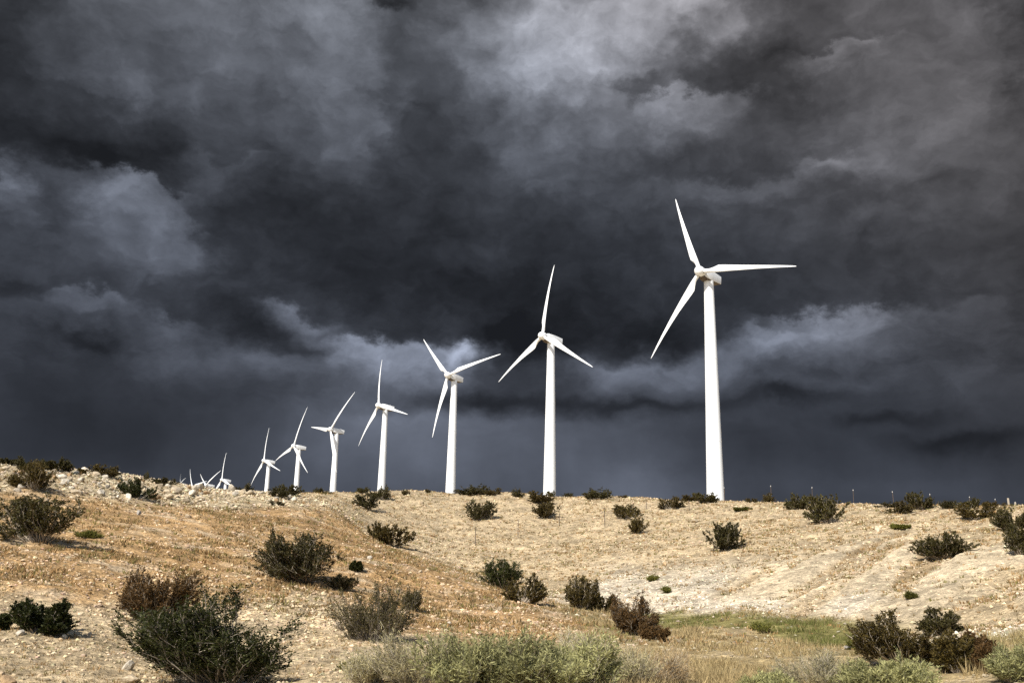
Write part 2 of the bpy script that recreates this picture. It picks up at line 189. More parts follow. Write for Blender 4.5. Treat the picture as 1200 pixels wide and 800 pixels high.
RUBBLE = [
    [-17.69,63.46,0.29],[-24.87,56.71,0.22],[-24.07,60.03,0.18],[-15.18,68.91,0.22],[-20.11,51.53,0.5],[-18.16,67.93,0.3],[-21.19,66.55,0.33],[-21.33,48.43,0.15],
    [-19.19,60.63,0.19],[-16.24,64.59,0.19],[-20.91,67.64,0.31],[-23.34,59.55,0.22],[-18.92,67.85,0.21],[-19.83,63.7,0.5],[-23.93,52.79,0.43],[-21.68,58.64,0.19],
    [-23.07,44.54,0.14],[-18.18,68.05,0.7],[-20.46,51.01,0.26],[-22.13,49.13,0.32],[-19.98,63.28,0.2],[-21.32,64.74,0.42],[-20.68,62.55,0.49],[-23.76,51.02,0.42],
    [-21.52,52.78,0.3],[-15.36,64.68,0.43],[-19.43,69.83,0.46],[-18.09,67.95,0.33],[-19.93,52.89,0.19],[-24.22,60.1,0.25],[-19.22,58.1,0.58],[-20.61,48.74,0.16],
    [-19.18,70.02,0.27],[-22.88,45.71,0.4],[-23.54,48.86,0.17],[-21.7,57.99,0.18],[-18.17,69.54,0.29],[-26.61,52.3,0.18],[-20.77,49.59,0.48],[-22.1,58.48,0.37],
    [-17.94,68.24,0.52],[-21.73,53.99,0.39],[-21.16,57.04,0.38],[-27.15,51.75,0.17],[-24.54,53.3,0.17],[-22.83,49.86,0.48],[-23.11,55.24,0.23],[-19.29,60.98,0.62],
    [-21.59,52.75,0.2],[-18.78,68.64,0.61],[-21.05,56.95,0.28],[-22.77,53.17,0.16],[-24.31,47.54,0.22],[-19.77,72.97,0.36],[-21.54,57.54,0.4],[-21.39,58.75,0.27],
    [-21.27,63.11,0.32],[-20.75,64.93,0.72],[-18.13,61.21,0.21],[-23.05,59.15,0.18],[-25.71,49.39,0.47],[-22.82,48.15,0.17],[-25.67,50.76,0.34],[-21.63,58.27,0.25],
    [-23.0,52.16,0.54],[-22.4,48.47,0.17],[-24.08,51.66,0.16],[-16.56,69.08,0.21],[-26.82,50.97,0.17],[-21.55,54.32,0.61],[-17.81,70.26,0.38],[-17.36,71.11,0.61],
    [-21.2,52.65,0.19],[-20.49,61.47,0.19],[-18.38,62.89,0.28],[-20.48,50.61,0.2],[-17.48,68.11,0.25],[-24.26,58.4,0.2],[-25.24,55.36,0.28],[-23.92,61.25,0.19],
    [-17.39,70.98,0.26],[-16.79,71.37,0.28],[-20.2,71.98,0.21],[-16.09,66.73,0.22],[-22.85,60.38,0.57],[-17.17,72.89,0.34],[-23.79,50.74,0.38],[-20.51,66.76,0.24],
    [-22.71,57.48,0.37],[-19.1,67.18,0.28],[-24.7,48.96,0.54],[-21.62,58.28,0.32],[-20.24,57.75,0.19],[-21.05,49.34,0.23],[-16.85,72.47,0.54],[-22.17,58.33,0.54],
    [-23.66,48.81,0.17],[-21.28,50.8,0.2],[-20.47,71.65,0.8],[-15.77,67.54,0.21],[-20.95,64.61,0.24],[-26.34,51.09,0.17],[-22.11,47.28,0.16],[-19.93,72.93,0.21],
    [-22.68,45.01,0.39],[-23.06,44.54,0.15],[-22.58,50.9,0.17],[-16.02,70.32,0.35],[-21.69,61.95,0.44],[-15.34,68.99,0.2],[-18.03,64.86,0.29],[-20.7,63.68,0.22],
    [-23.0,62.5,0.34],[-24.59,52.35,0.52],[-21.63,62.61,0.41],[-14.85,67.26,0.52],[-22.34,52.83,0.29],[-23.33,46.96,0.24],[-20.84,57.16,0.17],[-21.33,46.59,0.17],
    [-25.07,55.96,0.2],[-22.67,64.02,0.22],[-24.46,54.66,0.44],[-15.3,66.17,0.27],[-24.77,49.06,0.25],[-21.48,52.67,0.38],[-17.09,67.97,0.22],[-15.92,64.55,0.19],
    [-22.6,49.18,0.42],[-17.03,73.29,0.22],[-21.83,55.24,0.43],[-21.33,60.17,0.2],[-20.04,61.5,0.63],[-25.07,53.58,0.21],[-22.83,53.67,0.17],[-18.88,61.24,0.18],
    [-17.82,71.99,0.24],[-22.1,58.74,0.19],[-18.67,61.93,0.2],[-23.45,49.44,0.16],[-15.7,65.96,0.54],[-21.12,53.07,0.21],[-23.53,61.02,0.19],[-20.75,64.8,0.68],
    [-20.98,59.66,0.56],[-24.8,57.0,0.19],[-23.36,60.57,0.21],[-19.7,65.75,0.24],[-22.93,50.61,0.59],[-22.16,47.0,0.37],[-20.71,60.77,0.29],[-23.72,48.11,0.57],
    [-19.6,64.9,0.27],[-19.62,75.49,0.23],[-15.78,67.79,0.55],[-22.94,63.29,0.31],[-21.48,64.56,0.29],[-17.12,72.03,0.21],[-23.27,47.26,0.47],[-22.21,46.71,0.16],
    [-20.62,57.37,0.18],[-20.35,53.88,0.2],[-18.76,66.65,0.68],[-21.05,52.46,0.16],[-24.13,57.16,0.23],[-23.39,58.24,0.24],[-19.83,62.7,0.2],[-19.2,62.52,0.25],
    [-23.28,60.47,0.52],[-23.43,56.28,0.58],[-24.19,55.96,0.22],[-21.32,58.13,0.23],[-21.2,67.05,0.67],[-22.4,58.37,0.25],[-21.62,49.22,0.22],[-24.63,49.67,0.23],
    [-24.06,57.84,0.55],[-22.75,47.65,0.2],[-21.25,57.01,0.17],[-22.0,58.65,0.24],[-27.32,51.93,0.25],[-22.68,58.78,0.18],[-21.8,52.8,0.44],[-20.67,70.84,0.25],
    [-20.57,54.96,0.28],[-18.07,64.6,0.19],[-15.54,68.83,0.37],[-21.33,48.04,0.57],[-22.58,53.77,0.17],[-18.81,64.51,0.21],[20.34,50.41,0.28],[29.13,72.87,0.17],
    [32.23,76.66,0.18],[18.68,40.15,0.1],[5.18,96.1,0.21],[-8.17,45.96,0.15],[-3.6,43.41,0.12],[13.92,58.24,0.13],[22.33,57.88,0.17],[-8.12,83.12,0.22],[19.6,59.62,0.19],
    [21.3,60.44,0.14],[10.95,51.78,0.11],[9.22,64.87,0.18],[-7.68,68.09,0.15],[-10.34,75.37,0.17],[9.25,54.05,0.12],[26.08,50.28,0.25],[10.66,57.82,0.27],[28.84,69.5,0.36],
    [-4.53,45.13,0.1],[2.41,91.53,0.29],[2.8,75.07,0.17],[5.75,59.24,0.18],[9.74,61.27,0.35],[4.67,92.52,0.21],[-5.97,78.97,0.3],[26.68,73.93,0.17],[4.34,62.49,0.17],
    [15.14,76.76,0.23],[17.46,71.46,0.23],[21.96,62.62,0.17],[-7.88,83.15,0.18],[-12.45,83.92,0.41],[18.16,54.41,0.24],[-5.11,82.64,0.25],[20.84,49.43,0.11],
    [-13.25,84.28,0.33],[29.84,65.92,0.3],[-5.93,38.3,0.14],[10.62,70.85,0.16],[27.47,57.5,0.14],[18.93,52.36,0.16],[18.89,85.66,0.19],[20.39,40.12,0.14],[16.79,78.87,0.17],
    [21.01,91.21,0.2],[4.18,72.72,0.37],[10.8,79.79,0.42],[1.95,78.82,0.21],[-12.7,80.85,0.17],[22.58,59.58,0.22],[9.32,71.39,0.33],[8.42,89.73,0.31],[-8.49,51.38,0.13],
    [7.44,63.89,0.28],[19.41,39.13,0.19],[24.66,51.26,0.13],[-8.97,53.74,0.12],[-2.82,81.55,0.2],[20.45,57.17,0.22],[-6.76,39.99,0.16],[-10.0,56.12,0.19],[-3.83,43.75,0.24],
    [18.66,50.42,0.22],[17.58,36.82,0.1],[22.5,81.68,0.42],[-11.0,75.28,0.23],[-2.28,81.21,0.19],[17.37,60.43,0.27],
]
POSTS = [
    (-2.59, 78.2, 1.45, 'thin grey fence post lowest on the gravel bank'),
    (0.82, 81.12, 1.51, 'thin dark fence post second from the bottom of the bank'),
    (4.43, 85.2, 1.13, 'thin grey fence post beside the compact dark bush'),
    (8.08, 81.92, 1.68, 'brown fence post beside the flat-topped brown bush'),
    (12.81, 90.78, 0.97, 'short fence post above the round brown bush'),
    (16.13, 87.2, 0.94, 'short fence post between the two bushes near the biggest tower'),
    (22.94, 103.49, 1.85, 'thin post against the edge of the biggest tower'),
    (26.34, 97.5, 1.86, 'white-tipped post behind the small round skyline bush'),
    (30.12, 96.41, 1.88, 'white-tipped post between the close pair of crest bushes'),
    (33.75, 95.19, 1.91, 'white-tipped post standing alone on the bare skyline'),
    (37.17, 93.91, 1.87, 'white-tipped post rising from the flat dark scrub'),
    (40.6, 93.57, 1.88, 'white-tipped post beside the tall round skyline bush'),
    (44.53, 93.98, 1.92, 'white-tipped post in the dark bush above the straggling one'),
    (47.85, 95.71, 1.9, 'white-tipped post in the low bush on the skyline'),
    (47.56, 92.49, 1.92, 'pale thicker post, tallest near the split bush'),
    (51.77, 99.32, 1.9, 'short white-tipped post just past the pale thicker one'),
]
CLOUDS = [
    [-17.21,33.0,11.61,2.55,5.34,46],[-30.84,26.62,1.63,7.91,3.36,-14],[-24.04,26.86,2.73,2.17,1.15,26],[-19.6,26.74,1.95,2.69,1.83,10],[-26.3,23.01,4.85,1.98,1.51,-18],
    [-23.89,22.22,3.33,1.58,0.64,-14],[-11.52,30.14,2.41,3.59,6.12,34],[-9.59,26.08,1.39,2.83,2.89,14],[-7.96,33.03,1.68,1.33,0.54,-40],[-5.54,26.85,3.27,3.31,3.4,-12],
    [-2.71,32.61,2.84,1.8,2.3,22],[-0.91,29.42,2.52,0.94,1.9,14],[3.01,30.86,5.09,1.75,2.59,88],[4.7,29.2,3.36,0.56,1.9,18],[7.25,33.49,5.7,2.64,2.73,92],[3.04,26.59,7.73,2.86,2.68,36],
    [7.18,28.28,1.21,0.75,0.76,-30],[10.72,27.78,4.36,0.42,1.66,48],[12.52,32.49,4.99,1.77,1.81,48],[16.41,29.85,3.17,2.01,2.05,-16],[20.5,29.56,2.79,0.31,1.34,36],
    [24.0,27.46,2.88,0.61,1.33,14],[26.23,30.78,6.31,2.07,5.17,36],[30.52,28.58,1.73,7.87,5.06,-24],[23.77,25.01,6.82,1.78,2.72,26],[19.32,23.73,3.5,0.47,1.17,20],
    [14.77,23.45,6.3,0.43,1.44,22],[22.49,21.03,5.79,0.46,1.39,12],[26.45,19.59,5.92,2.69,2.72,14],[1.98,23.42,3.27,0.49,1.19,14],[-2.32,21.6,3.23,0.6,1.2,9],
    [-22.86,21.46,2.8,0.32,3.7,54],[-20.63,20.72,0.75,0.65,2.82,14],[-17.74,23.6,2.93,0.42,2.12,20],[-29.6,20.97,1.62,0.52,2.18,38],[-20.52,17.63,2.75,1.18,1.42,24],
    [-26.86,17.41,2.49,0.63,0.9,12],[-27.33,14.57,2.83,0.54,0.63,-16],[-23.63,14.57,2.08,0.28,1.11,34],[-19.88,13.86,1.38,0.29,1.19,26],[-23.8,12.3,1.93,0.46,0.46,-20],
    [-16.85,11.92,4.39,0.77,1.16,26],[-11.87,21.02,6.04,1.94,2.21,-14],[-6.94,17.39,8.15,3.49,3.01,-14],[1.01,16.14,5.79,2.53,2.03,-14],[-15.33,13.81,2.87,1.07,0.78,-24],
    [-13.28,12.88,2.44,0.49,0.39,-14],[12.46,16.99,7.24,2.46,2.23,-9],[18.53,19.05,6.49,1.43,1.44,-6],[8.32,14.71,3.1,1.5,1.2,-20],[-18.15,17.92,1.9,1.91,2.4,-10],
    [-13.17,14.62,1.97,0.39,0.89,50],[-10.32,13.57,2.5,0.35,1.99,48],[-7.26,13.64,3.05,0.35,2.76,68],[-3.08,13.96,1.25,0.35,1.11,115],[-4.41,13.36,2.32,0.45,2.12,50],
    [1.05,14.01,3.13,1.22,1.32,-30],[5.98,12.72,2.84,0.61,1.51,48],[10.32,12.83,2.79,0.7,1.3,36],[-2.24,10.34,6.11,0.56,0.6,-22],[7.75,10.41,4.08,0.4,0.5,-18],
    [-8.61,10.36,2.99,0.4,0.5,10],[13.35,13.74,3.01,0.44,1.68,32],[15.36,14.59,2.47,0.39,1.76,42],[17.58,15.35,2.68,0.34,2.13,54],[20.68,15.62,2.35,0.28,1.71,40],
    [24.28,15.12,3.61,0.37,2.78,22],[15.65,10.57,2.91,0.39,0.49,-20],[21.6,9.3,3.18,0.38,0.47,-18],[25.41,8.2,3.88,0.41,0.73,-22],[18.07,11.35,3.82,0.43,0.67,12],
    [24.41,11.48,4.0,0.46,0.92,10],[-0.92,9.02,10.08,0.81,5.47,36],[6.69,5.38,3.5,1.98,1.96,30],[-9.05,9.24,4.42,1.49,4.44,22],[-24.82,8.2,6.35,1.82,2.72,-12],
    [19.54,5.36,12.35,1.12,1.86,10],[14.1,8.07,4.89,1.46,1.46,-6],[-16.88,4.5,8.68,0.95,1.88,8],
]

# ------------------------------------------------------------------ noise and terrain (numpy only)
def _hash(ix, iy, seed):
    h = (ix.astype(np.int64) * 374761393 + iy.astype(np.int64) * 668265263 + seed * 1442695041) & 0xFFFFFFFF
    h = ((h ^ (h >> 13)) * 1274126177) & 0xFFFFFFFF
    h = h ^ (h >> 16)
    return (h & 0xFFFFFF) / float(0xFFFFFF)

def vnoise(x, y, seed=0):
    x = np.asarray(x, float); y = np.asarray(y, float)
    ix = np.floor(x); iy = np.floor(y)
    fx = x - ix; fy = y - iy
    fx = fx * fx * fx * (fx * (fx * 6 - 15) + 10); fy = fy * fy * fy * (fy * (fy * 6 - 15) + 10)
    a = _hash(ix, iy, seed); b = _hash(ix + 1, iy, seed); c = _hash(ix, iy + 1, seed); d = _hash(ix + 1, iy + 1, seed)
    return ((a + (b - a) * fx) * (1 - fy) + (c + (d - c) * fx) * fy) * 2 - 1

def fbm(x, y, octaves=4, seed=0, gain=0.5):
    s = 0.0; amp = 1.0; tot = 0.0
    for o in range(octaves):
        c, sn = math.cos(o * 0.7 + 0.3), math.sin(o * 0.7 + 0.3)
        s = s + amp * vnoise((c * x - sn * y) * 2 ** o + 17.3 * o, (sn * x + c * y) * 2 ** o - 9.1 * o, seed + o)
        tot += amp; amp *= gain
    return s / tot

def polar(x, y):
    r = np.hypot(x, y); k = np.log1p(r / 6.0) / np.maximum(r, 1e-6)
    return x * k, y * k

_tp = np.array(TERRAIN, float)
_tu, _tv = polar(_tp[:, 0], _tp[:, 1])
def _kern(d2):
    return 0.5 * d2 * np.log(np.maximum(d2, 1e-12))
def _solve():
    n = len(_tp)
    K = _kern((_tu[:, None] - _tu[None]) ** 2 + (_tv[:, None] - _tv[None]) ** 2) + np.eye(n) * 2e-4
    P = np.stack([np.ones(n), _tu, _tv], 1)
    A = np.zeros((n + 3, n + 3)); A[:n, :n] = K; A[:n, n:] = P; A[n:, :n] = P.T
    return np.linalg.solve(A, np.concatenate([_tp[:, 2], np.zeros(3)]))
_tw = _solve()

def base_height(x, y):
    x = np.asarray(x, float).ravel(); y = np.asarray(y, float).ravel()
    r = np.hypot(x, y); q = np.minimum(1.0, 1100.0 / np.maximum(r, 1e-6))     # the far plain keeps the height it has at 1.1 km
    u, v = polar(x * q, y * q)
    out = np.zeros(len(u))
    for i in range(0, len(u), 60000):
        s = slice(i, i + 60000)
        out[s] = _kern((u[s, None] - _tu[None]) ** 2 + (v[s, None] - _tv[None]) ** 2) @ _tw[:-3] + _tw[-3] + _tw[-2] * u[s] + _tw[-1] * v[s]
    return out

def rill(x, y):
    """erosion streaks running down the bank: stretched noise along the fall of the slope"""
    c, s = 0.6, 0.8
    a = x * c + y * s; b = -x * s + y * c
    return fbm(b * 0.75 + 0.4 * vnoise(a * .15, b * .3, 5), a * 0.05, 3, 77)

def zones(x, y):
    """soil weights by place: columns are tan gravel, orange dry annuals, white gravel, green wash, pale rubble, bare rills, green weeds"""
    zp = np.array(ZONES, float)
    zu, zv = polar(zp[:, 0], zp[:, 1])
    wob = 1.0
    u, v = polar(x + wob * 2.0 * fbm(x * .12, y * .12, 3, 31), y + wob * 2.0 * fbm(x * .12, y * .12, 3, 32))
    W = np.zeros((len(u), 7))
    k = zp[:, 2].astype(int)
    for i in range(0, len(u), 60000):
        s = slice(i, i + 60000)
        g = ((u[s, None] - zu[None]) ** 2 + (v[s, None] - zv[None]) ** 2 + 1e-4) ** -2.2
        for j in range(7):
            W[s, j] = g[:, k == j].sum(1)
    W = W / W.sum(1, keepdims=True)
    t6 = W[:, 6] * (1 - np.clip(W[:, 6] * 1.3 - .15, 0, 1)); W[:, 3] += t6; W[:, 6] -= t6     # weeds keep to the middle of their strip
    return W

def detail_height(x, y):
    r = np.hypot(x, y)
    near = np.clip((140.0 - r) / 40.0, 0, 1)
    d = 0.16 * fbm(x * .16, y * .16, 3, 3) + 0.07 * fbm(x * .7, y * .7, 3, 9) + 0.022 * fbm(x * 3.1, y * 3.1, 3, 21)
    return d * near + (1 - near) * 0.6 * fbm(x * .02, y * .02, 3, 4) * np.clip((r - 100) / 100, 0, 1)

def ground(x, y):
    x = np.atleast_1d(np.asarray(x, float)); y = np.atleast_1d(np.asarray(y, float))
    return base_height(x, y) + detail_height(x, y)

# ------------------------------------------------------------------ scene helpers
scene = bpy.context.scene
COL = scene.collection
SUN_AZ, SUN_EL = 213.0, 42.0
EXPOSURE = 0.4
TEX_A, TEX_B = 0.3, 0.42

def tag(o, label=None, cat=None, group=None, kind=None):
    for k, v in (('label', label), ('category', cat), ('group', group), ('kind', kind)):
        if v: o[k] = v
    return o

def link(o, parent=None):
    COL.objects.link(o)
    if parent is not None: o.parent = parent
    return o

def empty(name, loc=(0, 0, 0)):
    o = bpy.data.objects.new(name, None); o.location = loc; o.empty_display_size = 0.2
    return link(o)

def copy_tree(o, parent=None):
    c = o.copy(); COL.objects.link(c)
    if parent is not None: c.parent = parent
    for ch in list(o.children): copy_tree(ch, c)
    return c

def np_mesh(name, verts, faces, mat=None, smooth=False, colors=None):
    """verts (n,3); faces (m,k) with k of 3 or 4"""
    verts = np.ascontiguousarray(verts, np.float32); faces = np.ascontiguousarray(faces, np.int32)
    me = bpy.data.meshes.new(name); m, k = faces.shape
    me.vertices.add(len(verts)); me.vertices.foreach_set('co', verts.ravel())
    me.loops.add(m * k); me.loops.foreach_set('vertex_index', faces.ravel())
    me.polygons.add(m); me.polygons.foreach_set('loop_start', np.arange(0, m * k, k, dtype=np.int32))
    me.polygons.foreach_set('use_smooth', np.full(m, smooth))
    if colors is not None:
        at = me.attributes.new('soil', 'FLOAT_COLOR', 'POINT')
        at.data.foreach_set('color', np.concatenate([colors, np.ones((len(verts), 1))], 1).astype(np.float32).ravel())
    me.update(calc_edges=True)
    if mat: me.materials.append(mat)
    return me

def add(name, me, parent=None):
    return link(bpy.data.objects.new(name, me), parent)

# ------------------------------------------------------------------ materials
def new_mat(name):
    m = bpy.data.materials.new(name); m.use_nodes = True
    nt = m.node_tree
    return m, nt, nt.nodes['Principled BSDF']

def N(nt, kind, **kw):
    n = nt.nodes.new(kind)
    for k, v in kw.items():
        if isinstance(v, tuple) and len(v) == 2 and k == 'link': pass
        else: setattr(n, k, v)
    return n

def leaf_material(name, base, vary=0.45, hue=0.02, trans=0.25):
    """one random shade per leaf, thin leaves let some light through"""
    m, nt, b = new_mat(name)
    g = N(nt, 'ShaderNodeNewGeometry')
    ramp = N(nt, 'ShaderNodeValToRGB')
    lo = [c * (1 - vary) for c in base]; hi = [c * (1 + vary) for c in base]
    ramp.color_ramp.elements[0].color = (lo[0], lo[1], lo[2], 1)
    ramp.color_ramp.elements[1].color = (hi[0] * (1 + hue * 6), hi[1], hi[2] * (1 - hue * 6), 1)
    nt.links.new(g.outputs['Random Per Island'], ramp.inputs[0])
    oi = N(nt, 'ShaderNodeObjectInfo'); mr = N(nt, 'ShaderNodeMapRange'); mr.inputs['To Min'].default_value = .72; mr.inputs['To Max'].default_value = 1.12
    nt.links.new(oi.outputs['Random'], mr.inputs[0])
    sc = N(nt, 'ShaderNodeVectorMath', operation='SCALE'); nt.links.new(ramp.outputs[0], sc.inputs[0]); nt.links.new(mr.outputs[0], sc.inputs['Scale'])
    nt.links.new(sc.outputs[0], b.inputs['Base Color'])
    b.inputs['Roughness'].default_value = 0.65
    b.inputs['Specular IOR Level'].default_value = 0.25
    if trans:
        t = N(nt, 'ShaderNodeBsdfTranslucent'); nt.links.new(sc.outputs[0], t.inputs[0])
        mx = N(nt, 'ShaderNodeMixShader'); mx.inputs[0].default_value = trans
        nt.links.new(b.outputs[0], mx.inputs[1]); nt.links.new(t.outputs[0], mx.inputs[2])
        nt.links.new(mx.outputs[0], nt.nodes['Material Output'].inputs[0])
    return m

def rock_material(name, base):
    m, nt, b = new_mat(name)
    tc = N(nt, 'ShaderNodeTexCoord'); oi = N(nt, 'ShaderNodeObjectInfo')
    no = N(nt, 'ShaderNodeTexNoise'); no.inputs['Scale'].default_value = 5.0; no.inputs['Detail'].default_value = 8
    nt.links.new(tc.outputs['Object'], no.inputs['Vector'])
    r = N(nt, 'ShaderNodeValToRGB')
    r.color_ramp.elements[0].position = 0.3; r.color_ramp.elements[0].color = tuple(c * 0.6 for c in base) + (1,)
    r.color_ramp.elements[1].position = 0.65; r.color_ramp.elements[1].color = tuple(base) + (1,)
    nt.links.new(no.outputs[0], r.inputs[0])
    mr = N(nt, 'ShaderNodeMapRange'); mr.inputs['To Min'].default_value = 0.75; mr.inputs['To Max'].default_value = 1.15
    nt.links.new(oi.outputs['Random'], mr.inputs[0])
    mx = N(nt, 'ShaderNodeVectorMath', operation='SCALE'); nt.links.new(r.outputs[0], mx.inputs[0]); nt.links.new(mr.outputs[0], mx.inputs['Scale'])
    nt.links.new(mx.outputs[0], b.inputs['Base Color'])
    bp = N(nt, 'ShaderNodeBump'); bp.inputs['Strength'].default_value = 0.5; bp.inputs['Distance'].default_value = 0.05
    nt.links.new(no.outputs[0], bp.inputs['Height']); nt.links.new(bp.outputs[0], b.inputs['Normal'])
    b.inputs['Roughness'].default_value = 0.9; b.inputs['Specular IOR Level'].default_value = 0.2
    return m

def soil_material():
    """soil colour by place (attribute), broken up by world-space noise, fine grit and grit-sized relief"""
    m, nt, b = new_mat('desert_soil')
    at = N(nt, 'ShaderNodeAttribute'); at.attribute_name = 'soil'
    tc = N(nt, 'ShaderNodeNewGeometry')
    n1 = N(nt, 'ShaderNodeTexNoise'); n1.inputs['Scale'].default_value = 1.3; n1.inputs['Detail'].default_value = 9; n1.inputs['Roughness'].default_value = 0.68
    n2 = N(nt, 'ShaderNodeTexVoronoi'); n2.inputs['Scale'].default_value = 7.0
    n3 = N(nt, 'ShaderNodeTexNoise'); n3.inputs['Scale'].default_value = 14.0; n3.inputs['Detail'].default_value = 5; n3.inputs['Roughness'].default_value = 0.7
    for n in (n1, n2, n3): nt.links.new(tc.outputs['Position'], n.inputs['Vector'])
    a = N(nt, 'ShaderNodeMapRange'); a.inputs['From Min'].default_value = 0.3; a.inputs['From Max'].default_value = 0.7; a.inputs['To Min'].default_value = 0.62; a.inputs['To Max'].default_value = 1.3
    nt.links.new(n1.outputs[0], a.inputs[0])
    c = N(nt, 'ShaderNodeMapRange'); c.inputs['From Min'].default_value = 0.3; c.inputs['From Max'].default_value = 0.7; c.inputs['To Min'].default_value = 0.6; c.inputs['To Max'].default_value = 1.35
    nt.links.new(n3.outputs[0], c.inputs[0])
    sep = N(nt, 'ShaderNodeSeparateColor'); nt.links.new(n2.outputs['Color'], sep.inputs[0])
    v = N(nt, 'ShaderNodeMapRange'); v.inputs['To Min'].default_value = 0.72; v.inputs['To Max'].default_value = 1.25
    nt.links.new(sep.outputs[0], v.inputs[0])
    m1 = N(nt, 'ShaderNodeMath', operation='MULTIPLY'); nt.links.new(a.outputs[0], m1.inputs[0]); nt.links.new(c.outputs[0], m1.inputs[1])
    m2 = N(nt, 'ShaderNodeMath', operation='MULTIPLY'); nt.links.new(m1.outputs[0], m2.inputs[0]); nt.links.new(v.outputs[0], m2.inputs[1])
    sc = N(nt, 'ShaderNodeVectorMath', operation='SCALE'); nt.links.new(at.outputs['Color'], sc.inputs[0]); nt.links.new(m2.outputs[0], sc.inputs['Scale'])
    nt.links.new(sc.outputs[0], b.inputs['Base Color'])
    ad = N(nt, 'ShaderNodeMath', operation='ADD'); nt.links.new(n3.outputs[0], ad.inputs[0]); nt.links.new(n2.outputs['Distance'], ad.inputs[1])
    bp = N(nt, 'ShaderNodeBump'); bp.inputs['Strength'].default_value = 0.9; bp.inputs['Distance'].default_value = 0.06
    nt.links.new(ad.outputs[0], bp.inputs['Height']); nt.links.new(bp.outputs[0], b.inputs['Normal'])
    b.inputs['Roughness'].default_value = 0.95; b.inputs['Specular IOR Level'].default_value = 0.1
    return m

def attr_material(name, vary=0.3, rough=0.9, trans=0.0):
    m, nt, b = new_mat(name)
    at = N(nt, 'ShaderNodeAttribute'); at.attribute_name = 'soil'
    g = N(nt, 'ShaderNodeNewGeometry')
    mr = N(nt, 'ShaderNodeMapRange'); mr.inputs['To Min'].default_value = 1 - vary; mr.inputs['To Max'].default_value = 1 + vary
    nt.links.new(g.outputs['Random Per Island'], mr.inputs[0])
    sc = N(nt, 'ShaderNodeVectorMath', operation='SCALE'); nt.links.new(at.outputs['Color'], sc.inputs[0]); nt.links.new(mr.outputs[0], sc.inputs['Scale'])
    nt.links.new(sc.outputs[0], b.inputs['Base Color'])
    b.inputs['Roughness'].default_value = rough; b.inputs['Specular IOR Level'].default_value = 0.15
    if trans:
        t = N(nt, 'ShaderNodeBsdfTranslucent'); nt.links.new(sc.outputs[0], t.inputs[0])
        mx = N(nt, 'ShaderNodeMixShader'); mx.inputs[0].default_value = trans
        nt.links.new(b.outputs[0], mx.inputs[1]); nt.links.new(t.outputs[0], mx.inputs[2])
        nt.links.new(mx.outputs[0], nt.nodes['Material Output'].inputs[0])
    return m

def paint_material(name, base, rough=0.4, grime=0.08):
    m, nt, b = new_mat(name)
    tc = N(nt, 'ShaderNodeTexCoord'); no = N(nt, 'ShaderNodeTexNoise'); mp = N(nt, 'ShaderNodeMapping')
    mp.inputs['Scale'].default_value = (1.2, 1.2, 0.15)
    nt.links.new(tc.outputs['Object'], mp.inputs[0]); nt.links.new(mp.outputs[0], no.inputs['Vector'])
    no.inputs['Scale'].default_value = 1.5; no.inputs['Detail'].default_value = 7
    r = N(nt, 'ShaderNodeValToRGB')
    r.color_ramp.elements[0].position = 0.32; r.color_ramp.elements[0].color = (base[0] * (1 - grime), base[1] * (1 - grime * 1.15), base[2] * (1 - grime * 1.4), 1)
    r.color_ramp.elements[1].position = 0.6; r.color_ramp.elements[1].color = tuple(base) + (1,)
    nt.links.new(no.outputs[0], r.inputs[0]); nt.links.new(r.outputs[0], b.inputs['Base Color'])
    b.inputs['Roughness'].default_value = rough
    return m

M_SOIL = soil_material()
M_GRAVEL = attr_material('gravel_stone', 0.35)
M_TUFT = attr_material('dry_tuft', 0.35, 0.8, 0.25)
M_WHITE = paint_material('turbine_white', (0.82, 0.85, 0.88), 0.35, 0.06)
M_SEAM = paint_material('root_seal', (0.16, 0.15, 0.14), 0.6)
M_UNDERSIDE = paint_material('underside_brown', (0.085, 0.06, 0.038), 0.6, 0.4)  # dark brown for the slab below the nacelle
M_POST = paint_material('weathered_steel', (0.12, 0.09, 0.07), 0.7, 0.3)
M_PALEPOST = paint_material('bleached_wood', (0.5, 0.45, 0.38), 0.8, 0.3)
M_TIP = paint_material('post_tip_white', (0.5, 0.49, 0.47), 0.5)
M_WOOD = leaf_material('grey_bark', (0.27, 0.23, 0.18), 0.5, 0.0, 0.0)
M_PALEWOOD = leaf_material('bleached_bark', (0.42, 0.37, 0.29), 0.4, 0.0, 0.0)
LEAF = {
    'green': leaf_material('creosote_green', (0.038, 0.049, 0.013), 0.55, 0.03),
    'olive': leaf_material('creosote_olive', (0.058, 0.054, 0.017), 0.55, 0.02),
    'brown': leaf_material('creosote_brown', (0.080, 0.064, 0.018), 0.55, 0.02),
    'rust': leaf_material('dry_rust_leaf', (0.11, 0.068, 0.026), 0.5, 0.02),
    'open': leaf_material('dry_grey_leaf', (0.085, 0.070, 0.025), 0.5, 0.0),
    'sage': leaf_material('sage_leaf', (0.345, 0.35, 0.165), 0.45, 0.01, 0.3),
    'sagedry': leaf_material('pale_sage_leaf', (0.40, 0.37, 0.215), 0.4, 0.01, 0.3),
    'straw': leaf_material('straw_leaf', (0.48, 0.37, 0.21), 0.35, 0.01, 0.3),
    'grass': leaf_material('weed_leaf', (0.13, 0.145, 0.035), 0.5, 0.03, 0.3),
}
ROCK = {'white': rock_material('white_rock', (0.64, 0.57, 0.46)), 'pale': rock_material('pale_rock', (0.56, 0.46, 0.325)),
        'tan': rock_material('tan_rock', (0.48, 0.33, 0.19)), 'grey': rock_material('grey_rock', (0.38, 0.35, 0.31))}

